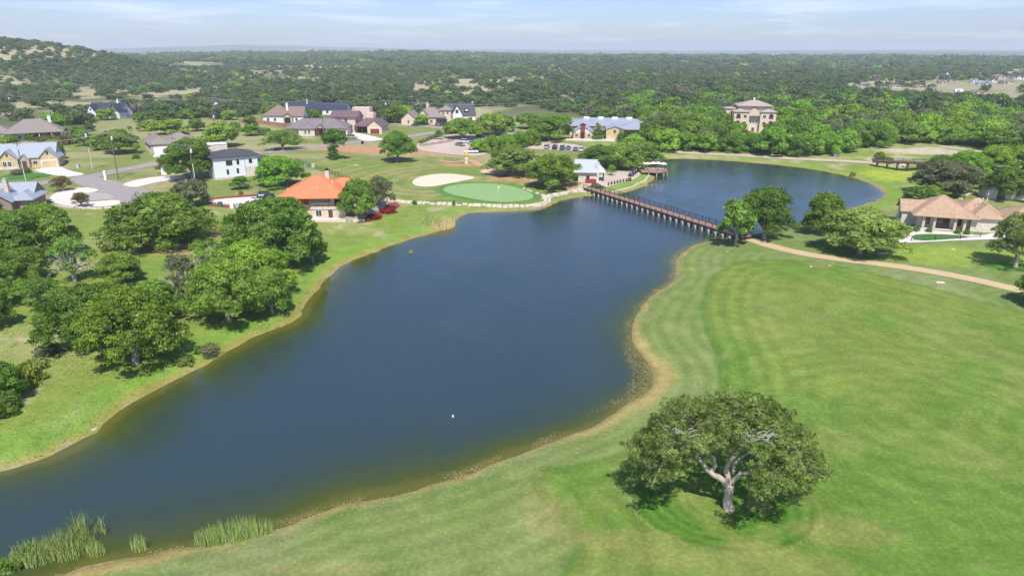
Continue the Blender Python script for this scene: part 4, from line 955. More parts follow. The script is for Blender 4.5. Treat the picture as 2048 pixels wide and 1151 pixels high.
SH_NAVY = courses('navy_metal_roof', (.045,.052,.085), .45, 1.3, .8, .08, 'X'); SH_DARK = courses('charcoal_roof', (.075,.075,.09), .7, 1.3, .8, .08, 'X'); PLUM = courses('plum_metal_roof', (.17,.105,.125), .5, 1.5, .75, .08, 'X')
METAL = courses('galvanised_roof', (.46,.50,.56), .42, 1.25, .72, .07, 'X', .35, .7); REDR = courses('red_tile_roof', (.66,.215,.10), .8, 1.5, .70, .12); TILE = courses('tan_tile_roof', (.44,.30,.20), .85, 1.7, .66, .22)
DKRED = simple('dark_red_paint', (.26,.04,.035), .6, var=.1); TEAL = simple('teal_paint', (.14,.21,.235), .7, var=.08); DARKW = simple('porch_shade_dark_trim', (.03,.025,.022), .8, var=.3); WPAINT = simple('white_paint', (.78,.78,.77), .6, var=.03)  # near-black: shade painted into porch and balcony openings; also dark doors, frames
GLASS, n_, b_ = mat_new('window_glass'); b_.inputs['Base Color'].default_value = (.035,.045,.055,1); b_.inputs['Roughness'].default_value = .08; b_.inputs['Specular IOR Level'].default_value = .8
BLACK = simple('black_metal', (.02,.02,.022), .5, var=.2); WOOD = courses('fence_wood', (.40,.215,.12), .85, 2.5, .7, .2, 'X'); GREYM = simple('grey_metal', (.42,.43,.45), .5, var=.08)
TIMB = courses('deck_timber', (.37,.235,.175), .85, 3.2, .7, .25, 'X'); TIMD = simple('dark_timber', (.10,.055,.045), .85, var=.3); POLEM = simple('pole_wood', (.17,.125,.095), .9, var=.3, scale=2); CONP = simple('pile_concrete', (.55,.50,.45), .9, var=.15, scale=2)

class House:
    def __init__(s, name, label, px, py, rz, cat='house', dz=0.):
        p = at(px, py); s.p = p; s.e = empty(name, (p.x, p.y, p.z+dz), R_(rz)); tag(s.e, label, cat); s.k = F/depth(p)
    def part(s, name, mb, mat, parent=None, label=None): o = mb.obj(name, mat, parent or s.e); (label and tag(o, label)); return o
    def wall(s, x0, x1, y0, y1, z1, mat, z0=-1.2, name='wall', label=None): return s.part(name, MB().box(x0, x1, y0, y1, z0, z1), mat, label=label)
    def hip(s, x0, x1, y0, y1, z, rise, mat, ov=.6, axis=None):
        x0 -= ov; x1 += ov; y0 -= ov; y1 += ov; w, d = x1-x0, y1-y0; axis = axis or ('x' if w >= d else 'y'); t = .22
        if axis == 'x': i = min(d/2, w/2-.02); r0, r1 = (x0+i, (y0+y1)/2), (x1-i, (y0+y1)/2)
        else: i = min(w/2, d/2-.02); r0, r1 = ((x0+x1)/2, y0+i), ((x0+x1)/2, y1-i)
        v = [(x0,y0,z),(x1,y0,z),(x1,y1,z),(x0,y1,z),(x0,y0,z+t),(x1,y0,z+t),(x1,y1,z+t),(x0,y1,z+t),(*r0,z+t+rise),(*r1,z+t+rise)]
        f = [(3,2,1,0),(0,1,5,4),(1,2,6,5),(2,3,7,6),(3,0,4,7)]
        f += [(4,5,9,8),(6,7,8,9),(5,6,9),(7,4,8)] if axis == 'x' else [(5,6,9,8),(7,4,8,9),(4,5,8),(6,7,9)]
        o = s.part('roof', MB().add(v, f), mat)
        cap = MB()
        for a, b in ([(4,8),(7,8),(5,9),(6,9),(8,9)] if axis == 'x' else [(4,8),(5,8),(6,9),(7,9),(8,9)]): cap.tube([Vector(v[a])+Vector((0,0,.03)), Vector(v[b])+Vector((0,0,.03))], .09, 4)
        cap.obj('ridge_cap', mat, o); return o
    def gable(s, x0, x1, y0, y1, z, rise, mat, wmat, axis='x', ov=.45, fascia=None):
        t = .2
        if axis == 'x':
            ym = (y0+y1)/2; s.part('gable_wall', MB().add([(x0,y0,z-.05),(x0,y1,z-.05),(x0,ym,z+rise),(x1,y0,z-.05),(x1,y1,z-.05),(x1,ym,z+rise)], [(0,2,1),(3,4,5),(0,3,5,2),(1,2,5,4),(0,1,4,3)]), wmat)
            sl = rise/(ym-y0); ya, yb, zl = y0-ov, y1+ov, z-sl*ov+.03; X0, X1 = x0-ov, x1+ov; zr = z+rise+.03
            v = [(X0,ya,zl),(X0,ym,zr),(X0,yb,zl),(X1,ya,zl),(X1,ym,zr),(X1,yb,zl)]
        else:
            xm = (x0+x1)/2; s.part('gable_wall', MB().add([(x0,y0,z-.05),(x1,y0,z-.05),(xm,y0,z+rise),(x0,y1,z-.05),(x1,y1,z-.05),(xm,y1,z+rise)], [(0,1,2),(3,5,4),(0,2,5,3),(1,4,5,2),(0,3,4,1)]), wmat)
            sl = rise/(xm-x0); xa, xb, zl = x0-ov, x1+ov, z-sl*ov+.03; Y0, Y1 = y0-ov, y1+ov; zr = z+rise+.03
            v = [(xb,Y0,zl),(xm,Y0,zr),(xa,Y0,zl),(xb,Y1,zl),(xm,Y1,zr),(xa,Y1,zl)]
        v += [(a, b, c+t) for a, b, c in v]
        f = [(6,9,10,7),(7,10,11,8),(0,1,4,3),(1,2,5,4),(0,3,9,6),(2,8,11,5),(0,6,7,1),(1,7,8,2),(3,4,10,9),(4,5,11,10)]
        return s.part('roof', MB().add(v, f), mat)
    def win(s, x, z, w=1.1, h=1.4, y=0., side='f', frame=None, bars=1, name='window'):
        """side f faces -y, l faces -x, r faces +x; x runs along the wall"""
        def bx(mb, a0, a1, z0, z1, d0, d1):
            if side == 'f': mb.box(a0, a1, y-d1, y-d0, z0, z1)
            elif side == 'l': mb.box(y-d1, y-d0, a0, a1, z0, z1)
            else: mb.box(y+d0, y+d1, a0, a1, z0, z1)
            return mb
        mb = MB(); t = .09
        bx(mb, x-w/2-t, x+w/2+t, z+h, z+h+t, -.02, .07); bx(mb, x-w/2-t, x+w/2+t, z-t, z, -.02, .09)
        bx(mb, x-w/2-t, x-w/2, z, z+h, -.02, .07); bx(mb, x+w/2, x+w/2+t, z, z+h, -.02, .07)
        for i in range(bars): q = x-w/2+w*(i+1)/(bars+1); bx(mb, q-.03, q+.03, z, z+h, .03, .065)
        fo = s.part(name, mb, frame or WPAINT); bx(MB(), x-w/2, x+w/2, z, z+h, -.02, .025).obj('pane', GLASS, fo); return fo
    def door(s, x, w=1.1, h=2.1, y=0., mat=None, z=0.): o = s.part('door', MB().box(x-w/2, x+w/2, y-.06, y+.02, z, z+h), mat or DKRED); MB().box(x+w/2-.18, x+w/2-.1, y-.12, y-.06, z+1, z+1.1).obj('handle', BLACK, o); return o
    def garage(s, x, w=4.8, h=2.3, y=0., mat=None, side='f', z=0.):
        mb = MB()
        for i in range(4):
            a, b = z+h*i/4+.02, z+h*(i+1)/4-.02
            if side == 'f': mb.box(x-w/2, x+w/2, y-.07, y+.02, a, b)
            else: mb.box(y-.07, y+.02, x-w/2, x+w/2, a, b)
        o = s.part('garage_door', mb, mat or WPAINT); fr = MB()
        if side == 'f': fr.box(x-w/2-.2, x-w/2, y-.09, y+.02, z, z+h).box(x+w/2, x+w/2+.2, y-.09, y+.02, z, z+h).box(x-w/2-.2, x+w/2+.2, y-.095, y+.02, z+h, z+h+.22)
        else: fr.box(y-.09, y+.02, x-w/2-.2, x-w/2, z, z+h).box(y-.09, y+.02, x+w/2, x+w/2+.2, z, z+h)
        fr.obj('frame', WPAINT, o); return o
    def chim(s, x, y, z0, z1, mat, w=.9, cap=None):
        o = s.part('chimney', MB().box(x-w/2, x+w/2, y-w/2, y+w/2, z0, z1), mat); MB().box(x-w/2-.1, x+w/2+.1, y-w/2-.1, y+w/2+.1, z1, z1+.15).box(x-.2, x+.2, y-.2, y+.2, z1+.15, z1+.5).obj('cap', cap or GREYM, o)
    def post(s, x, y, h, mat, w=.35, name='column', z0=-.3): return s.part(name, MB().box(x-w/2, x+w/2, y-w/2, y+w/2, z0, h), mat)
    def slab(s, x0, x1, y0, y1, z=.12, mat=None): return s.part('porch_floor', MB().box(x0, x1, y0, y1, -.8, z), mat or CONC)
    def vent(s, x, y, z, mat=None): return s.part('roof_vent', MB().tube([(x, y, z-.4), (x, y, z+.35)], .12, 8), mat or GREYM)

# A grey hip roofed house, left edge
h = House('ranch_house', 'white house under a big grey hip roof with white chimney at the left edge', 22, 283, 30)
h.e.scale = (.86, .9, 1)
h.wall(-2, 22, 0, 15, 3.2, WHITE); h.wall(-14, 0, 3, 17, 3.2, PSTONE); h.hip(-2, 22, -1.8, 15, 3.2, 5.0, SH_TAN, .8); h.hip(-14, 1, 3, 17, 3.2, 3.6, SH_TAN)
h.chim(17, 9, 5, 9.4, WHITE, 1.4); h.win(.3, .9); h.win(4, .9); h.part('porch_shade', MB().box(7.5, 21, -.05, .05, .3, 2.9), DARKW); h.slab(7, 22.5, -2.2, 0)  # shade under the porch roof put in as a near-black wall panel
for x in (7.5, 12.2, 17.4, 21.8): h.post(x, -1.9, 3.2, WPAINT)
for x in (9, 14, 19): h.win(x, .6, 2.0, 2.0, y=-.06, bars=2)
# B yellow stone house
h = House('stone_house', 'yellow limestone house with galvanised metal roof, two front gables and double garage', 81, 336, 20)
h.e.scale = (.85, .95, 1)
h.wall(0, 6.6, 0, 8.2, 3.3, YSTONE); h.gable(0, 6.6, 0, 8.2, 3.3, 2.9, METAL, YSTONE, 'y'); h.garage(3.3, 4.9, 2.35, 0, YSTONE); h.win(3.3, 4.5, .6, .8, 0, frame=DARKW, bars=0)
h.wall(-21, .5, 2.2, 13, 3.5, YSTONE); h.gable(-21, 5, 2.2, 13, 3.5, 3.9, METAL, YSTONE, 'x'); h.wall(-13.5, -7.2, .2, 6, 3.4, YSTONE); h.gable(-13.5, -7.2, .2, 6, 3.4, 2.6, METAL, YSTONE, 'y'); h.win(-10.3, 4.3, .5, .7, .2, frame=DARKW, bars=0)
h.wall(-7, -3.7, 1.2, 3, 3.0, BRICK); h.gable(-7, -3.7, 1.2, 5, 3.0, 1.4, METAL, BRICK, 'y', .3); h.door(-5.4, 1.5, 2.4, 1.2, TIMD); h.win(-11.6, .9, 1.1, 1.6, .2); h.win(-10, .9, 1.1, 1.6, .2); h.win(-2, 1.0, 1.4, 1.2, 2.2)
h.part('stone_base', MB().box(-13.6, -7.1, .12, .2, -1, .8), PSTONE)
# C brown house
h = House('metal_roofed_house', 'brown brick house with galvanised seamed roof and stone chimney, bottom of the street', -30, 430, 14)
h.e.scale = (.72, .8, .95)
h.wall(0, 8.6, 0, 14, 3.3, BRWN); h.gable(0, 8.6, 0, 14, 3.3, 2.4, METAL, BRWN, 'y', .7); h.wall(8, 13.5, 3, 14, 3.0, BRWN); h.hip(7, 14, 2.4, 14, 3.0, 1.6, METAL); h.wall(-8, 12, 9, 17, 3.6, BRWN); h.gable(-8, 12, 8, 17, 3.6, 2.6, METAL, BRWN, 'x', .6)
h.chim(5.8, 5.5, 3, 8.2, TAN, 1.3); h.win(5.2, .7, 1.1, 1.7); h.win(2.0, .7, 1.1, 1.7); h.win(11, .8, 1.1, 1.5, 3)
# D tan garage house
h = House('garage_house', 'tan brick hip roofed house with wide white garage door and pale drive', 303, 309, 33)
h.e.scale = (.85, .9, .95)
h.wall(0, 8.2, 0, 18, 3.7, BRICK); h.hip(0, 8.2, 0, 19, 3.7, 2.9, SH_TAN); h.wall(8, 21, 6, 19, 3.4, BRICK); h.hip(6, 21, 6, 19, 3.4, 3.0, SH_TAN); h.garage(4.4, 6.0, 2.6); h.part('stone_base', MB().box(-.08, 0, 0, 18, -1, 1.5), PSTONE)
h.win(10.5, 1, 1.2, 1.4, 6); h.win(9, 1, 1.0, 1.4, y=0, side='l'); h.win(14, 1, 1.0, 1.4, y=0, side='l'); h.part('dormer', MB().add([(9,7.5,4.4),(12,7.5,4.4),(10.5,7.5,5.5),(9,11,4.4),(12,11,4.4),(10.5,11,5.5)], [(0,1,2),(3,5,4),(0,2,5,3),(1,4,5,2)]), SH_TAN)
# E white modern house
h = House('modern_house', 'white two storey modern house with black low roof and pale roof parapet', 431, 360, 34)
h.wall(0, 13.2, 0, 9, 6.6, WSID); h.hip(-.2, 13.2, 0, 9.5, 6.6, 1.5, SH_DARK, .7); h.wall(9.3, 13.25, -.05, 2, 3.4, PSTONE, name='stone_panel'); h.part('stone_base', MB().box(-.06, 9.2, -.08, 0, -1.4, .7), PSTONE); h.part('downpipe', MB().box(9.15, 9.28, -.16, -.02, 0, 6.6), GREYM)
h.wall(13.2, 18.5, 3, 10, 3.9, WSID); h.hip(13.4, 19.5, 2, 11, 3.9, 1.1, SH_DARK, .9); h.wall(-1.5, 6.5, 8.6, 13, 9.6, PSTONE, 5.5, name='parapet'); h.part('parapet_cap', MB().box(-1.6, 6.6, 8.5, 13.1, 9.6, 9.75), WPAINT)
h.win(4.6, 4.2, 1.7, 1.3, frame=BLACK, bars=1); h.win(7.2, 4.3, .6, 1.3, frame=BLACK, bars=0); h.win(3.9, 1.5, .5, 1.3, frame=BLACK, bars=0); h.win(6.9, 1.6, .5, 1.3, frame=BLACK, bars=0); h.win(11, 4.4, .8, 1.1, frame=BLACK, bars=0); h.win(16, 1, 2.4, 1.5, 3, frame=BLACK)
for x in (2.2, 8.2): h.part('air_conditioner', MB().box(x, x+.9, -1.3, -.4, -.6, .45), GREYM)
h = House('garden_shed', 'small white gabled outbuilding with dark roof peeping from the dark oak', 323, 350, 25, 'shed')
h.wall(0, 4.2, 0, 5, 2.6, WHITE); h.gable(0, 4.2, 0, 5, 2.6, 1.7, SH_DARK, WHITE, 'y'); h.door(2.1, 1.0, 2.0, 0, TIMD)
# F red roofed house
h = House('red_roofed_house', 'lakeside stone house under a bright orange red hip roof with terrace', 601, 436, 3)
h.wall(-4.6, 10.8, 1.8, 14, 2.5, TAN); h.wall(-4.6, 8.0, 1.85, 14, 4.75, TAN, 2.5, name='upper_wall'); h.hip(-4.6, 11, .4, 14.2, 4.75, 4.1, REDR, .8); h.wall(-5.6, -1, 6.5, 14.5, 4.0, TAN); h.hip(-5.8, 0, 6.2, 14.8, 4.1, 2.0, REDR, .5); h.hip(-2, 6, 8.5, 16, 4.7, 2.6, REDR, .5); h.hip(3, 15, 5.5, 15.5, 4.5, 3.2, REDR, .5); h.wall(9, 14.5, 6.2, 15, 4.5, TAN)
h.part('teal_panel', MB().box(2.2, 7.2, 1.74, 1.85, 3.3, 4.6), TEAL); h.part('red_panel', MB().box(-.4, 2.0, 1.74, 1.85, 2.9, 4.6), DKRED); h.part('porch_shade', MB().box(7.3, 10.6, 2.0, 4.0, 2.6, 4.7), DARKW)
h.part('balcony_floor', MB().box(2.6, 11.6, -.6, 1.8, 2.25, 2.5), CONC); h.wall(2.8, 10.9, -.4, 1.78, 2.2, TAN, name='terrace_wall'); h.post(10.6, .2, 4.75, TAN, .7)
r_ = MB().tube([(2.7, -.5, 3.4), (11.5, -.5, 3.4)], .035, 4).tube([(2.7, -.5, 2.65), (11.5, -.5, 2.65)], .025, 4)
for i in range(7): r_.box(2.7+i*1.45, 2.75+i*1.45, -.54, -.48, 2.5, 3.4)
h.part('balcony_railing', r_, DKRED)
h.win(4.6, .5, 1.3, 1.5, -.41); h.door(7.4, 1.0, 2.0, -.41, TIMD); h.chim(5.6, 8.2, 7, 10.3, CREAM, .95, BLACK)
for x, y, z in ((-3.2,3.4,6.2),(1.6,3.2,6.4),(2.2,3.2,6.4),(4.0,3.2,6.7),(7.2,5.4,7.6),(7.0,3.8,6.9)): h.vent(x, y, z, WPAINT)
h.part('patio_floor', MB().box(1.5, 16, -3.4, -.42, -.8, .1), CONC); h.part('patio_wall', MB().box(1.5, 16, -3.7, -3.42, -1.2, .35), CREAM); h.wall(-6.5, -.6, -.2, 1.7, 1.2, TAN, name='garden_wall')
# G farmhouse
h = House('farmhouse', 'long white farmhouse with dark navy roof and steep end gables near the wood', 172, 236, -6)
h.e.scale = (.80, .9, .92)
h.wall(0, 25, 3, 13, 3.8, WHITE); h.gable(0, 25, 3, 13, 3.8, 4.6, SH_NAVY, WHITE, 'x'); h.wall(1, 8, 0, 6, 3.4, WHITE); h.gable(1, 8, 0, 7, 3.4, 4.0, SH_NAVY, WHITE, 'y'); h.wall(18, 25.5, -.5, 6, 3.8, WHITE); h.gable(18, 25.5, -.5, 8, 3.8, 4.4, SH_NAVY, TEAL, 'y')
h.chim(19.5, 8, 6, 10.5, WHITE, 1.2); h.garage(4.5, 4.5, 2.3, 0, DARKW)
for x in (10, 13, 16): h.win(x, .9, 1.2, 1.7, 3, frame=BLACK)
h.win(21.7, 1, 1.8, 1.8, -.5, frame=BLACK, bars=2); h.win(4.5, 4.6, .9, 1.0, 0, frame=BLACK, bars=0)
h = House('cottage', 'white cottage with two small dark gabled roofs half hidden in trees', 404, 224, 0)
h.wall(0, 14, 2, 10, 4.2, WHITE); h.gable(0, 14, 2, 10, 4.2, 2.6, SH_DARK, WHITE, 'x'); h.wall(1, 5, 0, 4, 3.8, WHITE); h.gable(1, 5, 0, 5, 3.8, 2.2, SH_DARK, WHITE, 'y'); h.wall(7, 11, .5, 4, 4.6, WHITE); h.gable(7, 11, .5, 5, 4.6, 2.0, SH_DARK, WHITE, 'y'); h.win(3, 1, 1, 1.4); h.win(9, 2.4, 1, 1.2, .5); h.win(12.5, 1, 1, 1.4, 2)
# I brown roofed
h = House('brown_roofed_house', 'white house with big reddish brown roof and white chimney behind the wooden fence', 526, 246, 4)
h.wall(0, 20.5, 1, 12, 3.4, WHITE); h.hip(0, 14, 1, 13, 3.4, 4.6, SH_BRN); h.gable(12, 20.5, 1, 12, 3.4, 4.2, SH_BRN, WHITE, 'x'); h.wall(10.5, 15, -.6, 2, 3.2, TAN); h.gable(10.5, 15, -.6, 4, 3.2, 1.6, SH_BRN, TAN, 'y'); h.chim(12, 4.5, 5, 9.6, WHITE, 1.1)
for x in (2.5, 6, 17): h.win(x, .8, 1.2, 1.6, 1)
h.part('porch_shade', MB().box(11.2, 14.3, -.68, -.6, 0, 2.8), DARKW)
# J navy roofed pair
h = House('navy_roofed_house', 'long low house with dark blue metal roof behind the two hip roofed houses', 588, 229, 0)
h.wall(0, 14, 0, 12, 3.0, WHITE); h.gable(-3, 15, 0, 12, 3.0, 3.4, SH_NAVY, WHITE, 'x'); h.wall(17, 31, -2, 10, 3.0, WHITE); h.gable(15.5, 31, -2, 10, 3.0, 3.2, SH_NAVY, WHITE, 'x'); h.win(20, .8, 1.4, 1.6, -2); h.win(25, .8, 1.4, 1.6, -2); h.win(4, .8, 1.4, 1.6)
h.chim(6, 8, 5, 7.8, WHITE, .8)
# K hip roofed with red door
h = House('hip_roofed_house', 'pale stone house with low grey hip roof and recessed dark red entrance', 598, 272, 5)
h.wall(0, 7, 0, 12, 3.1, PSTONE); h.wall(6.8, 12.2, 2.4, 12, 3.1, BRICK); h.wall(12, 21.5, .2, 13, 3.1, PSTONE); h.hip(-6, 21.5, 1.5, 15, 3.1, 3.6, SH_GREY); h.hip(-.2, 7, 0, 10, 3.1, 2.3, SH_GREY); h.hip(12, 21.5, .2, 12, 3.1, 2.4, SH_GREY); h.gable(8, 11, 0, 4, 3.4, 1.5, SH_GREY, BRICK, 'y', .3); h.post(8, .2, 3.4, DKRED, .5); h.post(11, .2, 3.4, DKRED, .5)
h.door(9.5, 1.4, 2.4, 2.4, DKRED); h.win(3.0, .9, .9, 1.7); h.win(4.6, .9, .9, 1.7); h.garage(18.5, 4.8, 2.3, .2, TIMD); h.win(14, 1, 1.2, 1.4, .2); h.wall(-6, 0, 3, 13, 2.9, PSTONE)
# L tower house
h = House('tower_house', 'cream stucco house with plum metal roofs, flat topped towers and red garage door', 662, 265, -9)
h.wall(0, 11.5, 2, 11, 7.2, CREAM); h.gable(-.2, 12.5, 1.6, 9, 7.2, 2.3, PLUM, CREAM, 'x'); h.wall(7.5, 16, 9.5, 14, 10.9, CREAM, 0, name='tower'); h.wall(15.8, 19.2, 6, 9.5, 8.8, CREAM, 0, name='tower'); h.wall(11.5, 19, 3.4, 11, 3.6, CREAM); h.hip(12, 24, 2.2, 11.5, 3.6, 3.2, PLUM, .4); h.hip(11.4, 18, .8, 3.8, 2.9, .9, PLUM, .3)
h.wall(18.6, 25.5, -1.5, 8, 3.5, CREAM); h.gable(18.6, 25.5, -1.5, 8, 3.5, 2.6, PLUM, CREAM, 'y'); h.garage(22.2, 4.4, 2.3, -1.5, DKRED); h.part('porch_shade', MB().box(12, 18.4, 3.3, 3.42, 0, 2.7), DARKW)
for x in (12, 15, 18): h.post(x, 1.0, 2.9, TIMD, .3)
h.win(3.5, 4.6, 1.0, 1.5, 2); h.win(7, 4.4, 1.4, 1.8, 2); h.win(5.5, 4.4, 2.2, 1.9, 12.5-1.0, 'r', bars=2); h.win(8.2, 9.8, .5, .7, 9.5, bars=0)
# M beige house
h = House('beige_house', 'beige stone house with brown roofs, turret and chimney on the upper street', 803, 250, -4)
h.wall(0, 7.4, 0, 12, 3.2, CREAM); h.gable(0, 7.4, 0, 13, 3.2, 3.2, SH_TAN, CREAM, 'y'); h.wall(6.5, 23, 3, 14, 3.6, CREAM); h.hip(6, 22, 3, 16, 3.6, 4.4, SH_TAN); h.gable(8, 13, 4, 12, 5.0, 2.2, SH_TAN, CREAM, 'y'); h.wall(19.4, 24.8, 5, 10.5, 7.0, CREAM, 0, name='turret'); h.hip(19.4, 24.8, 5, 10.5, 7.0, 2.2, SH_TAN, .6); h.chim(12, 10, 6, 10.4, CREAM, 1.1)
h.win(3.7, .8, .9, 1.8); h.win(15, .8, 1.2, 1.6, 3); h.part('porch_shade', MB().box(17.4, 23, 2.92, 3.0, 0, 2.9), DARKW); h.win(21, 5.0, 1.0, 1.4, 5); h.win(23.2, 5.0, 1.0, 1.4, 5)
# N white gables
h = House('white_gabled_house', 'tall white house with steep charcoal roof and front gables beside the beige house', 893, 247, 12)
h.wall(0, 15.5, 2, 12, 4.0, WHITE); h.gable(0, 15.5, 2, 12, 4.0, 5.4, SH_DARK, WHITE, 'x'); h.wall(3.0, 8.5, .5, 4, 4.6, WHITE); h.gable(3.0, 8.5, .5, 7, 4.6, 4.4, SH_DARK, WHITE, 'y'); h.wall(-1.6, 3, -1.5, 4, 3.2, WHITE); h.gable(-1.6, 3, -1.5, 5, 3.2, 3.4, SH_DARK, WHITE, 'y'); h.gable(10, 12.2, 2.5, 6, 6, 1.3, SH_DARK, WHITE, 'y', .2); h.chim(15.2, 9, 4, 10, WHITE, .8)
h.win(5.7, 5.2, 1.3, 1.5, .5, frame=BLACK); h.win(5.7, .8, 1.8, 1.8, .5, frame=BLACK); h.win(.7, 1, 1.2, 1.6, -1.5, frame=BLACK); h.win(13, 1, 1.6, 1.6, 2, frame=BLACK)
# O clubhouse
h = House('clubhouse', 'long clubhouse with shallow grey metal roofs, red entrance arch and four white roof lights', 1146, 278, -7, 'clubhouse')
h.wall(-2, 36, 12, 30, 4.6, CREAM); h.hip(-4, 36, 11, 31, 4.6, 2.6, METAL, .8)
for i in range(4): h.part('roof_light', MB().box(4+i*6.6, 6.6+i*6.6, 20, 21.4, 6.9, 7.9), WPAINT)
h.wall(0, 8.6, 0, 12, 3.0, YSTONE); h.wall(.0, 8.6, .05, 12, 3.2, WPAINT, 2.9, name='upper_wall'); h.gable(0, 8.6, 0, 13, 3.2, 2.4, METAL, WPAINT, 'y', .5); h.part('entrance_arch', MB().box(3.2, 5.2, -.5, .6, -.5, 6.2), DKRED); h.gable(2.9, 5.5, -.7, .8, 6.1, .7, TIMD, DKRED, 'y', .2); h.part('door', MB().box(3.5, 4.9, -.58, -.5, 0, 3.0), DARKW)
h.hip(8.6, 14, 4, 12, 3.4, 1.8, SH_BRN, .5); h.wall(8.5, 14.5, 5, 12, 3.2, YSTONE); h.wall(14.5, 22, -1, 12, 4.6, YSTONE); h.gable(14.5, 22, -1, 12, 4.6, 1.2, METAL, YSTONE, 'y', .4); h.wall(22, 32, 4, 13, 4.2, YSTONE); h.hip(20, 34, 0, 14, 4.4, 2.6, METAL, .8); h.win(18.2, 3.2, .8, .9, -1, bars=0, frame=TIMD); h.win(1.6, 1.0, 1.2, 1.2); h.win(7, 1.0, 1.2, 1.2); h.win(25, 1.2, 1.6, 1.3, 4)
h.part('terrace', MB().box(-3, 24, -5, -1, -.8, .35), CONC)
# P mansion
h = House('mansion', 'three storey tan mansion with pyramid roof and arched balconies rising from the wood', 1464, 264, -10, 'mansion')
h.e.scale = (1, 1, .9)
h.wall(0, 7, 0, 12, 10.2, CREAM); h.wall(7, 12, 2.2, 14, 8.2, PSTONE); h.wall(12, 19, 0, 12, 10.2, CREAM); h.wall(-3, 2, 7, 13, 11.2, CREAM); h.wall(2.5, 17.5, 5, 16, 12.8, CREAM)
SH_PALE = courses('pale_tan_shingle', (.40,.33,.28), .9, 2.6, .75); h.hip(2.5, 17.5, 4.5, 16.5, 12.8, 2.4, SH_PALE, .7); h.hip(0, 6.6, 0, 8, 10.2, 1.3, SH_PALE, .5); h.hip(12.4, 19, 0, 8, 10.2, 1.3, SH_PALE, .5); h.hip(5.5, 13.5, .8, 9, 8.2, 3.6, SH_PALE, .5); h.hip(-3, 2, 7, 13, 11.2, .7, SH_PALE, .5)
h.part('finial', MB().lathe([(.35,15.2),(.35,16),(.5,16.1),(.1,16.9)], 8, (10, 10.5)), WPAINT)
def arch(h, x, z, w, hh, y=0.):
    pts = [(x-w/2, z), (x+w/2, z)]+[(x+w/2*math.cos(a*math.pi/8), z+hh-w/2+w/2*math.sin(a*math.pi/8)) for a in range(9)]
    n0 = len(pts); v = [(p[0], y-.06, p[1]) for p in pts]+[(p[0], y+.01, p[1]) for p in pts]
    o = h.part('arched_balcony', MB().add(v, [list(range(n0)), list(range(n0, 2*n0))[::-1]]+[(i, (i+1) % n0, n0+(i+1) % n0, n0+i) for i in range(n0)]), DARKW)
    MB().box(x-w/2, x+w/2, y-.16, y-.08, z+.05, z+.9).obj('railing', TIMD, o)
for z in (3.6, 7.0): arch(h, 2.2, z, 1.9, 2.3); arch(h, 16.8, z, 1.9, 2.3); h.win(5.2, z+.3, 1.3, 1.5); h.win(13.8, z+.3, 1.3, 1.5); h.win(.5, z+.4, 1.4, 2.2, 7, frame=DARKW)
for x in (8.2, 9.5, 10.8): h.win(x, 4.4, .6, .9, 2.2, bars=0)
h.door(9.5, 1.1, 2.2, 2.2, TIMD)
h = House('tile_roofed_house_far', 'red roofed house corner half cut by the right edge above the wood', 2040, 214, 0); h.e.name = 'far_house'
h.wall(0, 16, 0, 9, 4, CREAM); h.hip(0, 16, 0, 9, 4, 3, SH_BRN); h.win(2, 1.2, 1.2, 1.4)
# Q tiled house right
h = House('tiled_house', 'single storey limestone house with wide tan tile roof and columned porch at the right', 1843, 457, -20)
h.e.scale = (.84, .84, .90)
h.wall(-1, 12.6, 2.6, 14, 3.3, PSTONE); h.hip(-2.2, 12.6, -.3, 14, 3.3, 4.3, TILE, .6); h.wall(-4.5, 0, 4.5, 11.5, 3.6, PSTONE); h.gable(-4.6, 2, 4.5, 11.5, 3.6, 2.2, TILE, PSTONE, 'x', .5); h.wall(11.4, 12.6, .4, 2.7, 3.3, PSTONE)
h.wall(12.6, 17.8, .6, 12, 3.5, PSTONE); h.hip(11.6, 18.4, .4, 12.5, 3.5, 2.6, TILE, .5, 'y'); h.hip(9, 19, 5, 14, 3.9, 3.0, TILE, .4); h.wall(21, 33, 2, 12, 3.4, PSTONE); h.hip(20, 34, 2, 12.5, 3.4, 3.0, TILE, .6)
for x in (.2, 2.8, 7.7, 9.9): h.post(x, .2, 3.3, TAN, .62)
h.slab(-1.5, 12.2, -.4, 2.6); h.win(4.9, .3, 3.8, 2.3, 2.6, frame=TIMD, bars=4); h.win(1.5, .9, 1.2, 1.6, 2.6, frame=TIMD); h.win(9, .9, 1.2, 1.6, 2.6, frame=TIMD); h.win(7, 1.2, .9, 1.3, y=-4.5, side='l', frame=TIMD); h.win(24, .8, 1.6, 1.7, 2)
for x, y, z in ((13.6,6,7.3),(14.4,6.5,7.4),(15.4,6.2,7.3)): h.vent(x, y, z, WPAINT)
# R pavilion
h = House('pavilion', 'small white stone pavilion with pale metal roof and tall chimney pier by the bridge', 1156, 364, -6, 'pavilion')
h.wall(0, 5.4, 0, 6, 3.2, PSTONE); h.gable(-1, 5.6, -.4, 6.4, 3.2, 3.2, METAL, PSTONE, 'x', .3); h.hip(4.6, 8.2, 2, 7, 2.6, 2.2, METAL, .3); h.post(5.9, .6, 6.2, PSTONE, 1.0, 'chimney_pier'); h.post(7.9, 2.4, 2.6, TIMD, .25); h.post(7.9, 6.6, 2.6, TIMD, .25); h.door(3.0, 1.0, 2.0, 0, DARKW); h.part('screen_wall', MB().box(2.2, 5.6, -1.6, -1.4, -.3, 1.3), DKRED)
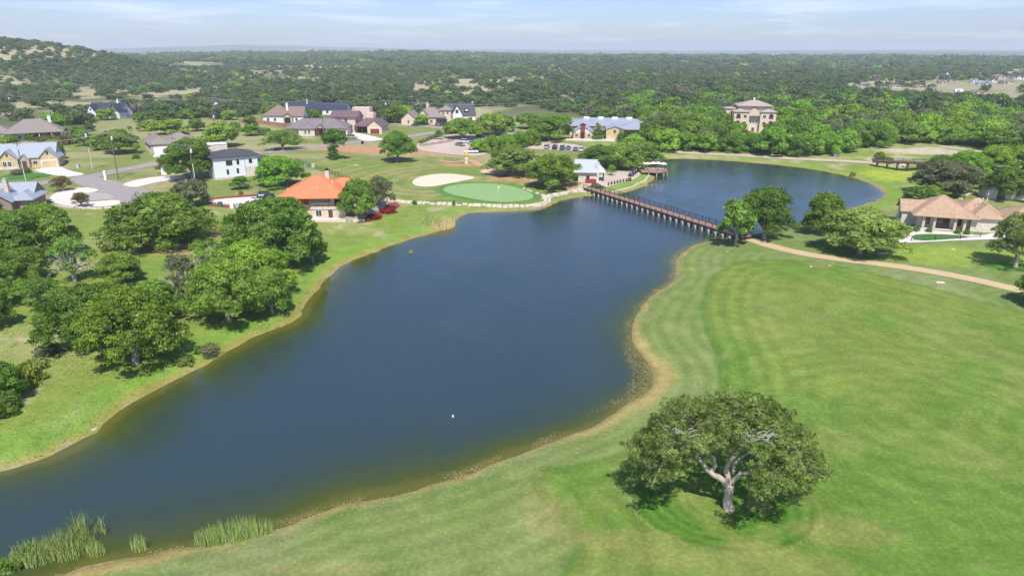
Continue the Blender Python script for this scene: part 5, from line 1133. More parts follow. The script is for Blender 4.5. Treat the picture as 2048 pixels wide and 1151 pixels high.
# far houses beyond the wood, upper right
FH = [(1724,172,11,6,SH_GREY,WHITE,'white house with grey roof, leftmost of the far estate'),(1737,173,10,6,SH_DARK,WHITE,'white gable end next to the leftmost far house'),(1762,176,13,7,SH_DARK,CREAM,'dark roofed far house with pinkish gable'),(1790,175,22,7,SH_GREY,CREAM,'long grey roofed far house right of the pinkish gable'),(1802,165,13,7,SH_DARK,TEAL,'blue grey far house standing behind the long grey roof'),(1838,176,17,7,SH_TAN,TAN,'tan far house half behind trees in mid estate'),(1866,180,12,7,SH_TAN,CREAM,'cream far house with bright end wall'),(1886,167,16,7,SH_GREY,TAN,'grey roofed far house below the pale hillside road'),(1903,163,18,7,SH_DARK,BRICK,'dark roofed far house on the hillside'),(1894,152,14,11,SH_NAVY,WHITE,'tall white and navy far house at the top of the estate'),(1917,188,13,10,METAL,WHITE,'white far house with shiny blue metal roof'),(1928,190,20,6,SH_BRN,CREAM,'low cream far house below the shiny roof'),(1960,188,28,8,SH_BRN,TAN,'wide far house with red brown roof and stone end'),(1948,166,14,9,SH_TAN,WHITE,'white far house with arched front at the estate corner'),(1968,169,20,8,METAL,WHITE,'wide white far house with pale roof'),(1958,152,22,7,SH_BRN,BRICK,'red roofed far house on the ridge'),(1988,164,20,8,SH_DARK,WHITE,'dark roofed far house right of the wide white house'),(2002,158,22,9,SH_BRN,TAN,'brown roofed two storey far house'),(1997,154,18,6,SH_GREY,BRICK,'grey roofed far house on the skyline of the estate'),(2022,168,28,8,SH_BRN,TAN,'large tan far house with hip roof near the right edge'),(2012,141,14,6,METAL,WHITE,'white barn alone above the estate'),(2030,150,30,7,METAL,WHITE,'long white shed with pale roof at the right edge'),(2040,158,24,8,SH_DARK,WHITE,'dark roofed far house cut by the right edge'),(1975,172,18,8,SH_GREY,WHITE,'lower white far house before the ridge houses')]
for i, (px, py, w, hh, rm, wm_, lb) in enumerate(FH):
    h = House('far_house', lb, px-w/2, py+1, (-14, 9, 3, -8, 16)[i % 5]); k = 1/h.k; W_ = w*k*.95; H_ = hh*k*.55
    h.e['group'] = 'houses of the far estate'
    h.wall(0, W_, 0, W_*.55, H_, wm_)
    if i % 3 == 1: h.gable(0, W_, 0, W_*.55, H_, H_*.8, rm, wm_, 'x')
    else: h.hip(0, W_, 0, W_*.6, H_, H_*.75, rm)
    h.wall(W_*.15, W_*.5, -2, 1, H_*.95, wm_); h.gable(W_*.15, W_*.5, -2, W_*.3, H_*.95, H_*.7, rm, wm_, 'y'); h.win(W_*.33, H_*.3, 1.6, H_*.4, -2, bars=0); h.win(W_*.75, H_*.3, 1.6, H_*.4, 0, bars=0)
# far stone ruin wall by the thicket (behind the tiled house)
h = House('stone_outbuilding', 'pale stone outbuilding under the dark oak at the right edge', 1972, 398, -10, 'building'); h.wall(0, 2.6, 0, 5, 2.6, PSTONE); h.gable(0, 2.6, 0, 5, 2.6, 1, SH_TAN, PSTONE, 'y', .2); h.wall(4.5, 11, -.5, 6, 3.6, PSTONE); h.hip(4.5, 11, -.5, 6, 3.6, 1.4, SH_TAN, .4); h.win(7.5, 1, 1.2, 1.5, -.5)

# ------------------------------------------------------------------ bridges
def bridge(name, label, A, B, wid, zt, nb, pile, deckm, group=None, nrail=2, rails=True, pz=-1.8, capw=.35):
    A = Vector(A); B = Vector(B); L = (B-A).length; e = empty(name, (A.x, A.y, 0), math.atan2(B.y-A.y, B.x-A.x)); tag(e, label, 'bridge')
    dk = MB().box(0, L, -wid/2, wid/2, zt-.12, zt).obj('deck', deckm, e)
    kb = MB().box(0, L, -wid/2-.02, -wid/2+.14, zt+.004, zt+.16).box(0, L, wid/2-.14, wid/2+.02, zt+.004, zt+.16).obj('kerb_rail', deckm, e)
    MB().box(0, L, -wid/2+.1, -wid/2+.35, zt-.5, zt-.125).box(0, L, -.15, .15, zt-.5, zt-.125).box(0, L, wid/2-.35, wid/2-.1, zt-.5, zt-.125).obj('girder', TIMD, e)
    pm = MB().box(-.15, .15, -.15, .15, pz, zt-.85).mesh('pile', pile); cm = MB().box(-capw/2, capw/2, -wid/2-.25, wid/2+.25, zt-.85, zt-.505).mesh('pile_cap', pile)
    rp = MB().box(-.05, .05, -.05, .05, zt, zt+1.15).mesh('rail_post', BLACK)
    for i in range(nb):
        x = (i+.5)*L/nb
        for s in (-1, 1): o = link(bpy.data.objects.new('pile', pm), e); o.location = (x, s*(wid/2-.05), 0)
        o = link(bpy.data.objects.new('pile_cap', cm), e); o.location = (x, 0, 0)
    for s in (-1, 1):
        for i in range(nb+1):
            o = link(bpy.data.objects.new('rail_post', rp), e); o.location = (min(max(i*L/nb, .06), L-.06), s*(wid/2+.08), 0)
        m_ = BLACK if s > 0 else TIMD
        mb = MB().box(0, L, s*(wid/2+.08)-.05, s*(wid/2+.08)+.05, zt+1.15, zt+1.22)
        for q in (.35, .62, .9): mb.box(0, L, s*(wid/2+.08)-.02, s*(wid/2+.08)+.02, zt+q, zt+q+.04)
        mb.obj('handrail', BLACK, e)
    return e
A = at0(1181, 377, 1.35); B = at0(1473, 467, 1.35)
A = Vector((*A, 0)); B = Vector((*B, 0)); u = (B-A).normalized(); A = A-u*1.5; B = B+u*3.0
bridge('footbridge', 'long reddish timber cart bridge on many pale piles crossing the lake', A, B, 3.0, 1.35, 28, CONP, TIMB)
A = at0(1745, 325, 2.2); B = at0(1868, 331, 2.2)
bridge('footbridge', 'short dark timber footbridge over the dry inlet at the far right', (*A, 0), (*B, 0), 2.6, 3.0, 6, TIMD, simple('plum_timber', (.16,.09,.09), .85, var=.2), pz=-.5, capw=.6)
# timber deck with parasols
p = Vector((*at0(1309, 340, 1.5), 0)); e = empty('timber_deck', p); tag(e, 'rounded red timber deck on posts over the lake', 'deck')
def oct_(r, sx=1., n_=10): return [(r*sx*math.cos(2*math.pi*i/n_+.3), r*math.sin(2*math.pi*i/n_+.3)) for i in range(n_)]
MB().prism(oct_(4.6, .98), 1.25, 1.5).box(-5, 0, -3.5, 3.2, 1.2, 1.49).obj('deck_floor', TIMB, e); MB().prism(oct_(4.3, .98), 1.0, 1.24).obj('deck_frame', TIMD, e)
for i, (x, y) in enumerate(oct_(4.4, .98)):
    MB().tube([(x, y, -1.5), (x, y, 1.2)], .14, 8).obj('deck_post', CONP if y < 0 else TIMD, e); MB().box(x-.05, x+.05, y-.05, y+.05, 1.5, 2.5).obj('rail_post', DKRED, e)
P_ = [(x, y, 2.5) for x, y in oct_(4.4, .98)]; MB().tube(P_+[P_[0]], .05, 4).tube([(x, y, 1.95) for x, y, z in P_+[P_[0]]], .03, 4).obj('handrail', simple('deck_rail', (.30,.10,.08), .8), e)
for i, (dx, dy, lb) in enumerate(((-2.4, .6, 'leftmost white parasol on the timber deck'), (-.3, 1.6, 'second white parasol from the left on the timber deck'), (1.4, 1.4, 'third white parasol on the timber deck'), (2.9, .1, 'rightmost white parasol on the timber deck'), (-3.9, 1.8, 'white parasol at the landward corner of the timber deck'))):
    e = empty('parasol', p+Vector((dx, dy, 1.5))); tag(e, lb, 'parasol', 'white parasols on the timber deck'); MB().tube([(0, 0, 0), (0, 0, 2.5)], .035, 6).obj('pole', GREYM, e); MB().lathe([(1.25, 2.0), (1.22, 2.08), (.6, 2.38), (.05, 2.62)], 8).obj('canopy', WPAINT, e)
for i, (dx, dy) in enumerate(((-2.3, -.9), (-.6, -1.3), (1.2, -1.0), (2.6, -1.6))):
    e = empty('round_table', p+Vector((dx, dy, 1.5))); tag(e, ('first', 'second', 'third', 'fourth')[i]+' pale table from the left along the front of the timber deck', 'table', 'pale tables on the timber deck'); MB().lathe([(.5, .72), (.5, .76)], 10).obj('tabletop', WPAINT, e); MB().lathe([(.25, 0), (.05, .05), (.05, .72)], 8).obj('leg', GREYM, e)
    for k in (0, 1):
        c = empty('patio_chair', p+Vector((dx+(-.8, .8)[k], dy, 1.5)), (R_(90), R_(-90))[k]); tag(c, ('left', 'right')[k]+' chair at the '+('first', 'second', 'third', 'fourth')[i]+' pale table of the timber deck', 'chair', 'chairs on the timber deck')
        MB().box(-.24, .24, -.24, .24, .42, .47).obj('seat', WPAINT, c); MB().box(-.24, .24, .2, .25, .47, .95).obj('backrest', WPAINT, c)
        for a, b in ((-.2, -.2), (.2, -.2), (-.2, .2), (.2, .2)): MB().box(a-.02, a+.02, b-.02, b+.02, 0, .42).obj('leg', GREYM, c)

# ------------------------------------------------------------------ vehicles
TYRE = simple('tyre_rubber', (.02,.02,.02), .8, var=.2); RIM = simple('wheel_rim', (.45,.45,.47), .35, .6, var=.1); LAMP = simple('lamp_lens', (.8,.8,.75), .2, var=.02); TAIL = simple('tail_lens', (.35,.02,.02), .3)
def paint_mat(name, col):
    if name in MC: return MC[name]
    m, n, b = mat_new(name); b.inputs['Base Color'].default_value = (*col, 1); b.inputs['Roughness'].default_value = .3; b.inputs['Coat Weight'].default_value = .5; b.inputs['Metallic'].default_value = .1; MC[name] = m; return m
def loft(mb, prof, w, inset):
    """prof: (x, z, halfwidth factor) outline of a car side, widened across y"""
    n0 = len(prof); v = []
    for s in (-1, 1): v += [(x, s*w/2*k, z) for x, z, k in prof]
    mb.add(v, [list(range(n0)), list(range(n0, 2*n0))[::-1]]+[(i, n0+i, n0+(i+1) % n0, (i+1) % n0) for i in range(n0)]); return mb
CARP = {
 'sedan': dict(L=4.7, W=1.82, body=[(-2.35,.45,.94),(-2.3,.82,.94),(-1.7,.95,1),(1.0,.96,1),(2.1,.80,.96),(2.35,.55,.92),(2.3,.28,.92),(-2.25,.28,.94)], cab=[(-1.75,.94,.93),(-1.1,1.40,.74),(.25,1.42,.74),(1.05,.95,.92)], roof=(-1.05,.22,1.41)),
 'suv': dict(L=4.8, W=1.92, body=[(-2.4,.5,.95),(-2.38,1.0,.96),(-1.9,1.08,1),(1.1,1.08,1),(2.2,.98,.96),(2.4,.65,.92),(2.32,.34,.92),(-2.35,.34,.95)], cab=[(-2.25,1.06,.94),(-1.95,1.68,.80),(.4,1.72,.80),(1.15,1.07,.93)], roof=(-1.9,.38,1.71)),
 'pickup': dict(L=5.7, W=1.98, body=[(-2.85,.6,.96),(-2.85,1.12,.98),(-1.05,1.12,1),(1.45,1.14,1),(2.65,1.08,.97),(2.85,.75,.94),(2.8,.42,.94),(-2.8,.45,.96)], cab=[(-1.05,1.10,.94),(-.8,1.78,.80),(.75,1.80,.80),(1.5,1.12,.93)], roof=(-.75,.72,1.79))}
PROTO = {}
def build_car(kind):
    c = CARP[kind]; P = {}
    body = loft(MB(), c['body'], c['W'], 0)
    if kind == 'pickup': pass
    P['body'] = (body.mesh('body_'+kind, WPAINT), (0, 0, 0)); P['windows'] = (loft(MB(), c['cab'], c['W'], 0).mesh('windows_'+kind, GLASS), (0, 0, 0))
    x0, x1, z = c['roof']; P['roof'] = (MB().box(x0, x1, -c['W']*.37, c['W']*.37, z-.02, z+.04).mesh('roof_'+kind, WPAINT), (0, 0, 0))
    wm = MB(); k = 14
    wm.add([(.34*math.cos(2*math.pi*i/k), s*.11, .34*math.sin(2*math.pi*i/k)) for s in (-1, 1) for i in range(k)], [list(range(k))[::-1], list(range(k, 2*k))]+[(i, (i+1) % k, k+(i+1) % k, k+i) for i in range(k)])
    wmesh = wm.mesh('wheel', TYRE); rm = MB(); rm.add([(.2*math.cos(2*math.pi*i/k), s*.12, .2*math.sin(2*math.pi*i/k)) for s in (-1, 1) for i in range(k)], [list(range(k))[::-1], list(range(k, 2*k))]+[(i, (i+1) % k, k+(i+1) % k, k+i) for i in range(k)]); rmesh = rm.mesh('rim', RIM)
    hl = MB().box(-.05, .05, -.18, .18, -.08, .08).mesh('headlight', LAMP); tl = MB().box(-.05, .05, -.12, .12, -.12, .12).mesh('tail_light', TAIL)
    PROTO[kind] = (P, wmesh, rmesh, hl, tl, c)
    if kind == 'pickup': P['load_bed'] = (MB().box(-2.72, -1.12, -.82, .82, 1.121, 1.135).mesh('load_bed', simple('bed_liner', (.16,.16,.17), .8)), (0, 0, 0))
for k_ in CARP: build_car(k_)
def car(kind, px, py, rz, col, label, name='parked_car', group=None, cat=None):
    P, wmesh, rmesh, hl, tl, c = PROTO[kind]; p = at(px, py, .07); e = empty(name, p, R_(rz)); tag(e, label, cat or ('pickup truck' if kind == 'pickup' else 'car'), group)
    for nm, (me, loc) in P.items():
        o = link(bpy.data.objects.new(nm, me), e)
        if nm in ('body', 'roof'): o.material_slots[0].link = 'OBJECT'; o.material_slots[0].material = col
    for sx in (-1, 1):
        for sy in (-1, 1):
            o = link(bpy.data.objects.new('wheel', wmesh), e); o.location = (sx*c['L']*.30, sy*(c['W']/2-.09), .34); link(bpy.data.objects.new('rim', rmesh), o)
            o = link(bpy.data.objects.new('headlight' if sx > 0 else 'tail_light', hl if sx > 0 else tl), e); o.location = (sx*(c['L']/2-.04), sy*c['W']*.34, .68 if kind == 'sedan' else .85)
WH = paint_mat('white_car_paint', (.78,.78,.78)); GR = paint_mat('grey_car_paint', (.22,.22,.24)); BL = paint_mat('blue_car_paint', (.06,.14,.32)); NV = paint_mat('navy_car_paint', (.02,.03,.09)); SV = paint_mat('silver_car_paint', (.45,.46,.48)); BK = paint_mat('black_car_paint', (.02,.02,.024)); DB = paint_mat('sky_blue_car_paint', (.10,.22,.40))
G1 = 'cars in the gravel parking lot'
car('pickup', 524, 404, 10, WH, 'white pickup truck on the driveway of the red roofed house'); car('suv', 533, 396, 12, BK, 'dark car just behind the white pickup at the red roofed house')
car('pickup', 335, 307, -30, GR, 'grey pickup on the drive of the tan garage house')
car('sedan', 920, 292, -38, GR, 'grey car standing apart at the left of the parked group', group=G1); car('suv', 931, 286, -35, WH, 'white car behind the lone grey car', group=G1); car('suv', 941, 282, -35, NV, 'navy car at the back of the left parked group', group=G1); car('sedan', 945, 289, -35, SV, 'silver car beside the round hedge trees', group=G1)
car('pickup', 943, 306, -8, WH, 'long white pickup nearest the putting green', group=G1); car('suv', 958, 304, -15, BL, 'blue car touching the long white pickup', group=G1); car('sedan', 969, 302, -15, NV, 'dark blue car in the shade at the end of the front row', group=G1)
G2 = 'cars parked in a row before the clubhouse'
for px, py, kd, cl, lb in ((1094, 297, 'suv', SV, 'silver car with black windows, first in the clubhouse row'), (1110, 298, 'suv', NV, 'navy car, second in the clubhouse row'), (1125, 299, 'suv', BL, 'blue car in the middle of the clubhouse row'), (1137, 299, 'sedan', DB, 'light blue car right of the middle of the clubhouse row'), (1151, 301, 'sedan', DB, 'small light blue car standing with gaps both sides'), (1163, 302, 'suv', WH, 'white car at the right end of the clubhouse row')): car(kd, px, py, 78, cl, lb, group=G2)
car('sedan', 832, 252, 10, NV, 'dark car before the beige house gable'); car('suv', 879, 252, 5, GR, 'grey car at the porch of the beige house'); car('suv', 889, 252, 5, BK, 'black car squeezed beside the grey one at the beige house'); car('suv', 962, 276, -30, BK, 'black car in the shade of the broad oak')
car('suv', 704, 277, -20, SV, 'silver car on the drive right of the ivy tree')
def cart(px, py, rz, label):
    p = at(px, py, .09); e = empty('golf_cart', p, R_(rz)); tag(e, label, 'golf cart', 'golf carts on the court')
    loft(MB(), [(-1.2,.3,.9),(-1.2,.75,.95),(-.2,.8,1),(.1,.45,1),(.7,.45,1),(.85,.9,.95),(1.2,.7,.85),(1.25,.3,.85)], 1.2, 0).obj('body', NV, e)
    MB().box(-.55, .0, -.5, .5, .8, .95).box(-.65, -.52, -.5, .5, .9, 1.3).obj('seat', simple('beige_vinyl', (.5,.45,.38), .6), e); MB().box(-1.25, .95, -.6, .6, 1.85, 1.93).obj('canopy', NV, e)
    for x in (-1.1, .8):
        for y in (-.52, .52): MB().tube([(x, y, .7), (x*.95, y, 1.86)], .025, 4).obj('canopy_post', BLACK, e)
    for x in (-.8, .85):
        for y in (-.5, .5):
            w = link(bpy.data.objects.new('wheel', PROTO['sedan'][1]), e); w.location = (x, y, .25); w.scale = (.72, .8, .72)
cart(1262, 353, 60, 'front navy golf cart at the lake end of the court'); cart(1267, 349, 60, 'navy golf cart parked just behind the front one'); cart(1271, 345.5, 60, 'rearmost navy golf cart on the court')

# ------------------------------------------------------------------ poles and wires
POLES = {}
def pole(key, bx, by, tx, ty, label, can=True, rz=0., white=False):
    p = at(bx, by); D = depth(p); dep = math.atan2(CAMH-p.z, math.hypot(p.x, p.y)); H_ = math.hypot(bx-tx, by-ty)*D/F/math.cos(dep)*1.0
    H_ = max(H_, 5); e = empty('utility_pole', p, R_(rz)); tag(e, label, 'utility pole', 'wooden utility poles'); MB().tube([(0, 0, -.8), (0, 0, H_)], [.19, .12], 8).obj('pole', POLEM, e)
    MB().box(-1.2, 1.2, -.06, .06, H_-.6, H_-.45).obj('crossarm', POLEM, e)
    for x in (-1.1, 0, 1.1): MB().lathe([(.05, H_-.45), (.07, H_-.3), (.03, H_-.2)], 6, (x, 0)).obj('insulator', GREYM, e)
    if can: MB().lathe([(.26, H_-2.4), (.28, H_-2.3), (.28, H_-1.4), (.2, H_-1.3)], 10, (.36, -.1)).obj('transformer', simple('pale_grey_paint', (.66,.67,.68), .5, var=.04), e)
    if white: MB().tube([(.2, -.1, -.3), (.2, -.1, H_*.55)], .08, 6).obj('conduit', WPAINT, e)
    POLES[key] = Vector((p.x, p.y, p.z+H_-.2))
pole('a', 51, 362, 37, 287, 'pole rising in front of the yellow stone house', True, white=True); pole('b', 184, 340, 173, 262, 'pole with grey transformer beside the vacant lot', True, white=True); pole('c', 237, 358, 221, 268, 'tallest pole on the grass wedge at the street corner', True)
pole('d', 391, 372, 380, 292, 'pole rising through the dark oak at the white modern house', True, white=True); pole('e', 434, 292, 432, 226, 'slim pole behind the white modern house parapet', True, white=True); pole('f', 649, 284, 645, 236, 'dark pole in front of the low grey hip roofed house', False)
pole('g', 773, 262, 772, 202, 'pole with pale transformer beside the tower house', True); pole('h', 232, 240, 230, 190, 'far pole before the navy farmhouse roof', False); pole('i', 27, 240, 20, 192, 'far pole at the upper left edge', True); pole('j', 616, 240, 615, 201, 'far pole with lamp above the navy roof', True); pole('k', 427, 240, 425, 196, 'far pole beside the white cottage', False)
WIRE = simple('wire', (.30,.30,.30), .5, var=.05)
def span(a, b, label, sag=1.2, off=(0,)):
    mb = MB()
    for o_ in (-1.1, 0, 1.1):
        pts = []
        for i in range(15):
            t = i/14; q = a.lerp(b, t); d_ = (b-a).normalized(); nrm = Vector((-d_.y, d_.x, 0)); q = q+nrm*o_; q.z -= 4*sag*t*(1-t); pts.append(q)
        mb.tube(pts, .030, 4)
    o = mb.obj('power_line', WIRE); tag(o, label, 'power line', 'overhead wires')
span(POLES['i'], POLES['h'], 'wires from the upper left pole to the farmhouse pole', 2); span(POLES['h'], POLES['k'], 'wires from the farmhouse pole to the cottage pole', 2); span(POLES['k'], POLES['j'], 'wires running from the cottage pole over the brown roof', 2); span(POLES['j'], POLES['g'], 'wires ending at the tower house pole', 2)
q = at(1110, 240); span(POLES['g'], Vector((q.x, q.y, q.z+11)), 'wires leading right from the tower house pole into the trees', 2.5)
span(POLES['b'], POLES['c'], 'short wires between the two street corner poles', .5); span(POLES['c'], POLES['d'], 'wires from the corner pole toward the modern house', .8); span(POLES['a'], POLES['c'], 'wires from the stone house pole to the street corner', .8)
# ------------------------------------------------------------------ fences
def fence(pts, label, hh, mat, slat=0, step=2.4, name='fence', rails=2, pw=.1):
    P = [at(*p) for p in pts]; e = empty(name, P[0]); tag(e, label, 'fence'); O = P[0]
    for a, b in zip(P[:-1], P[1:]):
        L = (b-a).length; n_ = max(1, int(L/step)); 
        for i in range(n_+1):
            q = a.lerp(b, i/n_); q.z = ground(q.x, q.y); MB().box(-pw/2, pw/2, -pw/2, pw/2, -.3, hh).obj('post', mat, e).location = q-O
        mb = MB(); A = a-O; B_ = b-O; ang = math.atan2(B_.y-A.y, B_.x-A.x); c_, s_ = math.cos(ang), math.sin(ang)
        if slat:
            for i in range(n_):
                qa = a.lerp(b, i/n_)-O; qb = a.lerp(b, (i+1)/n_)-O; d_ = Vector((c_, s_, 0)); nn = Vector((-s_, c_, 0))*.02
                sm = MB(); l_ = (qb-qa).length; k = int(l_/.16)
                for j in range(k):
                    u0 = qa+(qb-qa)*(j/k); u1 = qa+(qb-qa)*((j+.88)/k); h2 = hh+(.03 if j % 2 else 0); sm.add([u0-nn, u1-nn, u1+nn, u0+nn]+[v+Vector((0, 0, h2)) for v in (u0-nn, u1-nn, u1+nn, u0+nn)], [(0,3,2,1),(4,5,6,7),(0,1,5,4),(1,2,6,5),(2,3,7,6),(3,0,4,7)])
                sm.obj('fence_panel', mat, e)
        else:
            for r in range(rails):
                z = hh*(r+1)/(rails)-.08; mb.tube([A+Vector((0, 0, z)), B_+Vector((0, 0, z))], .03, 4)
            k = int(L/.35)
            for j in range(k): q = A.lerp(B_, j/k); mb.tube([q+Vector((0, 0, .1)), q+Vector((0, 0, hh))], .012, 3)
            mb.obj('railing', mat, e)
fence([(478,246),(530,249),(568,254),(580,258)], 'reddish wooden privacy fence left of the low grey hip roofed house', 1.9, WOOD, 1, name='wooden_fence')
fence([(566,266),(598,268)], 'orange wooden fence section joined to the pale stone house', 2.0, WOOD, 1, name='wooden_fence')
fence([(592,322),(612,332),(650,345),(700,362)], 'black metal fence behind the red roof separating it from the golf turf', 1.4, BLACK, 0)
fence([(889,320),(918,323)], 'short dark fence at the foot of the parking lot', 1.1, TIMD, 0)
fence([(1822,482),(1870,481),(1920,478),(1960,475)], 'thin dark fence round the dark green lawn of the tiled house', 1.1, BLACK, 0, 4)
fence([(1025,257),(1058,252)], 'low fence in the distance beyond the parking lot oak', 1.2, TIMD, 0)
# ------------------------------------------------------------------ stones
def rock_mesh(seed, n_=2):
    r = random.Random(seed); bm = bmesh.new(); bmesh.ops.create_cube(bm, size=1)
    bmesh.ops.bevel(bm, geom=bm.edges[:], offset=.14, segments=1, affect='EDGES')
    for v in bm.verts: v.co += Vector((r.uniform(-.07, .07), r.uniform(-.07, .07), r.uniform(-.07, .07)))
    me = bpy.data.meshes.new('stone'); bm.to_mesh(me); bm.free(); me.materials.append(LIME); return me
LIME = simple('white_limestone', (.56,.50,.40), .95, var=.2, scale=1.2, bmp=.5); DLIME = simple('weathered_limestone', (.40,.37,.33), .95, var=.25, scale=1.5, bmp=.6)
RM = [rock_mesh(i) for i in range(6)]
def stone_row(pts, label, size, rows=1, jit=.25, gap=1.05, mat=None, name='stone_edging', zr=.45):
    P = W2(pts); seg = np.hypot(*np.diff(P, axis=0).T); L = seg.sum(); cum = np.r_[0, np.cumsum(seg)]; r = random.Random(len(pts)); p0 = at(*pts[0]); e = empty(name, p0); tag(e, label, 'stone edging')
    s = 0
    while s < L:
        i = min(np.searchsorted(cum, s, 'right')-1, len(seg)-1); t = (s-cum[i])/seg[i]; q = P[i]*(1-t)+P[i+1]*t; d = (P[i+1]-P[i])/seg[i]; l_ = size*r.uniform(.7, 1.4)
        for k in range(rows):
            if r.random() < .07: continue
            x, y = q[0]-d[1]*(k*.8+r.uniform(-jit, jit)), q[1]+d[0]*(k*.8+r.uniform(-jit, jit)); o = link(bpy.data.objects.new('stone', r.choice(RM)), e)
            o.location = Vector((x, y, ground(x, y)+.12*size+k*.12))-p0; o.rotation_euler = (r.uniform(-.1, .1), r.uniform(-.1, .1), math.atan2(d[1], d[0])+r.uniform(-.25, .25)); o.scale = (l_, size*r.uniform(.5, .8), size*zr*r.uniform(.8, 1.3))
            if mat: o.material_slots[0].link = 'OBJECT'; o.material_slots[0].material = mat
        s += l_*gap
stone_row([(778,402),(800,405),(850,408),(900,410),(960,413),(1020,415),(1062,415),(1085,411),(1098,404),(1096,396),(1086,391)], 'white limestone block edging curving below the putting green', 1.15, 2)
stone_row([(1090,397),(1110,393),(1130,389),(1150,385),(1166,382)], 'white limestone blocks lining the bank up to the bridge', 1.5, 2)
stone_row([(1048,378),(1066,384),(1080,390)], 'few loose pale stones right of the putting green', 1.0, 1, gap=2.2)
stone_row([(1225,385),(1262,375),(1290,362),(1298,352)], 'pale stone kerb curving along the grass beside the court', .8, 1, gap=1.02)
stone_row([(1780,322),(1790,326),(1805,330),(1800,333),(1786,332)], 'pale rip rap stones under the near end of the far footbridge', 1.6, 2, gap=.9)
stone_row([(100,411),(150,416),(200,418),(238,414),(245,409)], 'tan rock edging below the circular drive', 1.0, 1)
stone_row([(10,432),(40,424),(60,420)], 'pale rocks on the slope under the brown house', 1.3, 2)
stone_row([(845,292),(880,287),(905,282)], 'brown rock bank below the hedge of the parking lot', 1.6, 2, mat=simple('brown_rock', (.33,.24,.19), .95, var=.3))
stone_row([(1920,398),(1935,389),(1950,386),(1972,385)], 'pale kerb stones curving past the far lawn behind the tiled house', 1.0, 1)
stone_row([(702,444),(716,440),(735,436),(748,428),(760,418),(770,408),(776,398)], 'grey boulders round the garden bed at the lake corner', 1.7, 2, mat=DLIME, zr=.7)
for i, (px, py, sz, lb) in enumerate(((1880,565,1.5,'flat pale slab in the grass just below the cart path'),(1622,533,.8,'small pale rock at the top edge of the fairway'),(1660,531,.6,'smallest pale rock at the top edge of the fairway'),(712,330,1.4,'pale flat stones in the turf below the red dirt'),(188,858,.7,'pale rock at the water edge on the lower west bank'),(1905,498,1.0,'white rock in the meadow below the tiled house'),(1455,503,.5,'tiny pale stone in the pale mown collar'),(1310,412,.3,'small white float in the lake by the bridge'),(906,832,.45,'small white object floating in the middle of the lake'))):
    p = at(px, py) if i < 7 else Vector((*at0(px, py), .05)); o = link(bpy.data.objects.new('rock' if i < 7 else 'float', RM[i % 6])); o.location = p; o.scale = (sz, sz*.45, sz*.22); o.rotation_euler = (0, 0, i); tag(o, lb, 'rock' if i < 7 else 'float')
# ------------------------------------------------------------------ small things
p = at(996, 390); e = empty('flagstick', p); tag(e, 'white flagstick with small pale flag in the putting green', 'golf flag'); MB().tube([(0, 0, 0), (0, 0, 2.5)], .045, 6).obj('pole', WPAINT, e)
MB().add([(0,0,2.1),(.55,.05,2.15),(.55,.05,2.45),(0,0,2.5),(0,.02,2.1),(.55,.07,2.15),(.55,.07,2.45),(0,.02,2.5)], [(0,1,2,3),(7,6,5,4),(0,4,5,1),(3,2,6,7),(1,5,6,2)]).obj('flag', simple('pale_flag', (.75,.82,.45), .8, var=.03), e)
MB().lathe([(.054, -.02), (.054, .03)], 12).obj('hole_cup', WPAINT, e)
p = at(933, 328); e = empty('stone_pillar', p); tag(e, 'round pale stone pillar with mossy yellow top beside the parking lot path', 'pillar'); MB().lathe([(.85, -.3), (.8, .2), (.72, 1.6), (.70, 2.7)], 14).obj('shaft', TAN, e, True); MB().lathe([(.80, 2.7), (.72, 3.0), (.70, 4.0), (.55, 4.3)], 14).obj('cap', simple('mossy_yellow', (.50,.44,.13), .9, var=.15), e, True)
p = at(212, 360); e = link(MB().box(-.35, .35, -.25, .25, -.2, 2.6).obj('marker_post', WPAINT), None) if False else MB().box(-.35, .35, -.25, .25, -.2, 2.7).box(-.42, .42, -.3, .3, 2.7, 2.85).obj('marker_post', WPAINT); e.location = p; tag(e, 'white square post on the grass wedge at the street corner', 'post')
def bin_(px, py, mat, lb, cat='bin'):
    p = at(px, py); e = empty('rubbish_bin', p); tag(e, lb, cat); MB().box(-.45, .45, -.4, .4, 0, 1.1).obj('body', mat, e); MB().box(-.5, .5, -.45, .45, 1.1, 1.2).obj('lid', mat, e)
bin_(441, 413, simple('green_plastic', (.05,.14,.09), .5), 'dark green bin on the mulch below the driveway'); bin_(476, 416, GREYM, 'grey bin on the mulch right of the green one'); bin_(465, 416, WPAINT, 'white bin between the green and grey ones')
bin_(157, 336, simple('pale_green_paint', (.42,.50,.46), .5), 'pale green utility box on the vacant lot', 'utility box'); bin_(627, 335, WPAINT, 'white utility box by the black fence', 'utility box'); bin_(612, 334, simple('blue_grey_paint', (.20,.26,.33), .5), 'blue grey utility box at the start of the black fence', 'utility box'); bin_(725, 288, BLACK, 'small dark box beside the street', 'utility box'); bin_(1670, 313, GREYM, 'small grey box by the far gravel road', 'utility box')
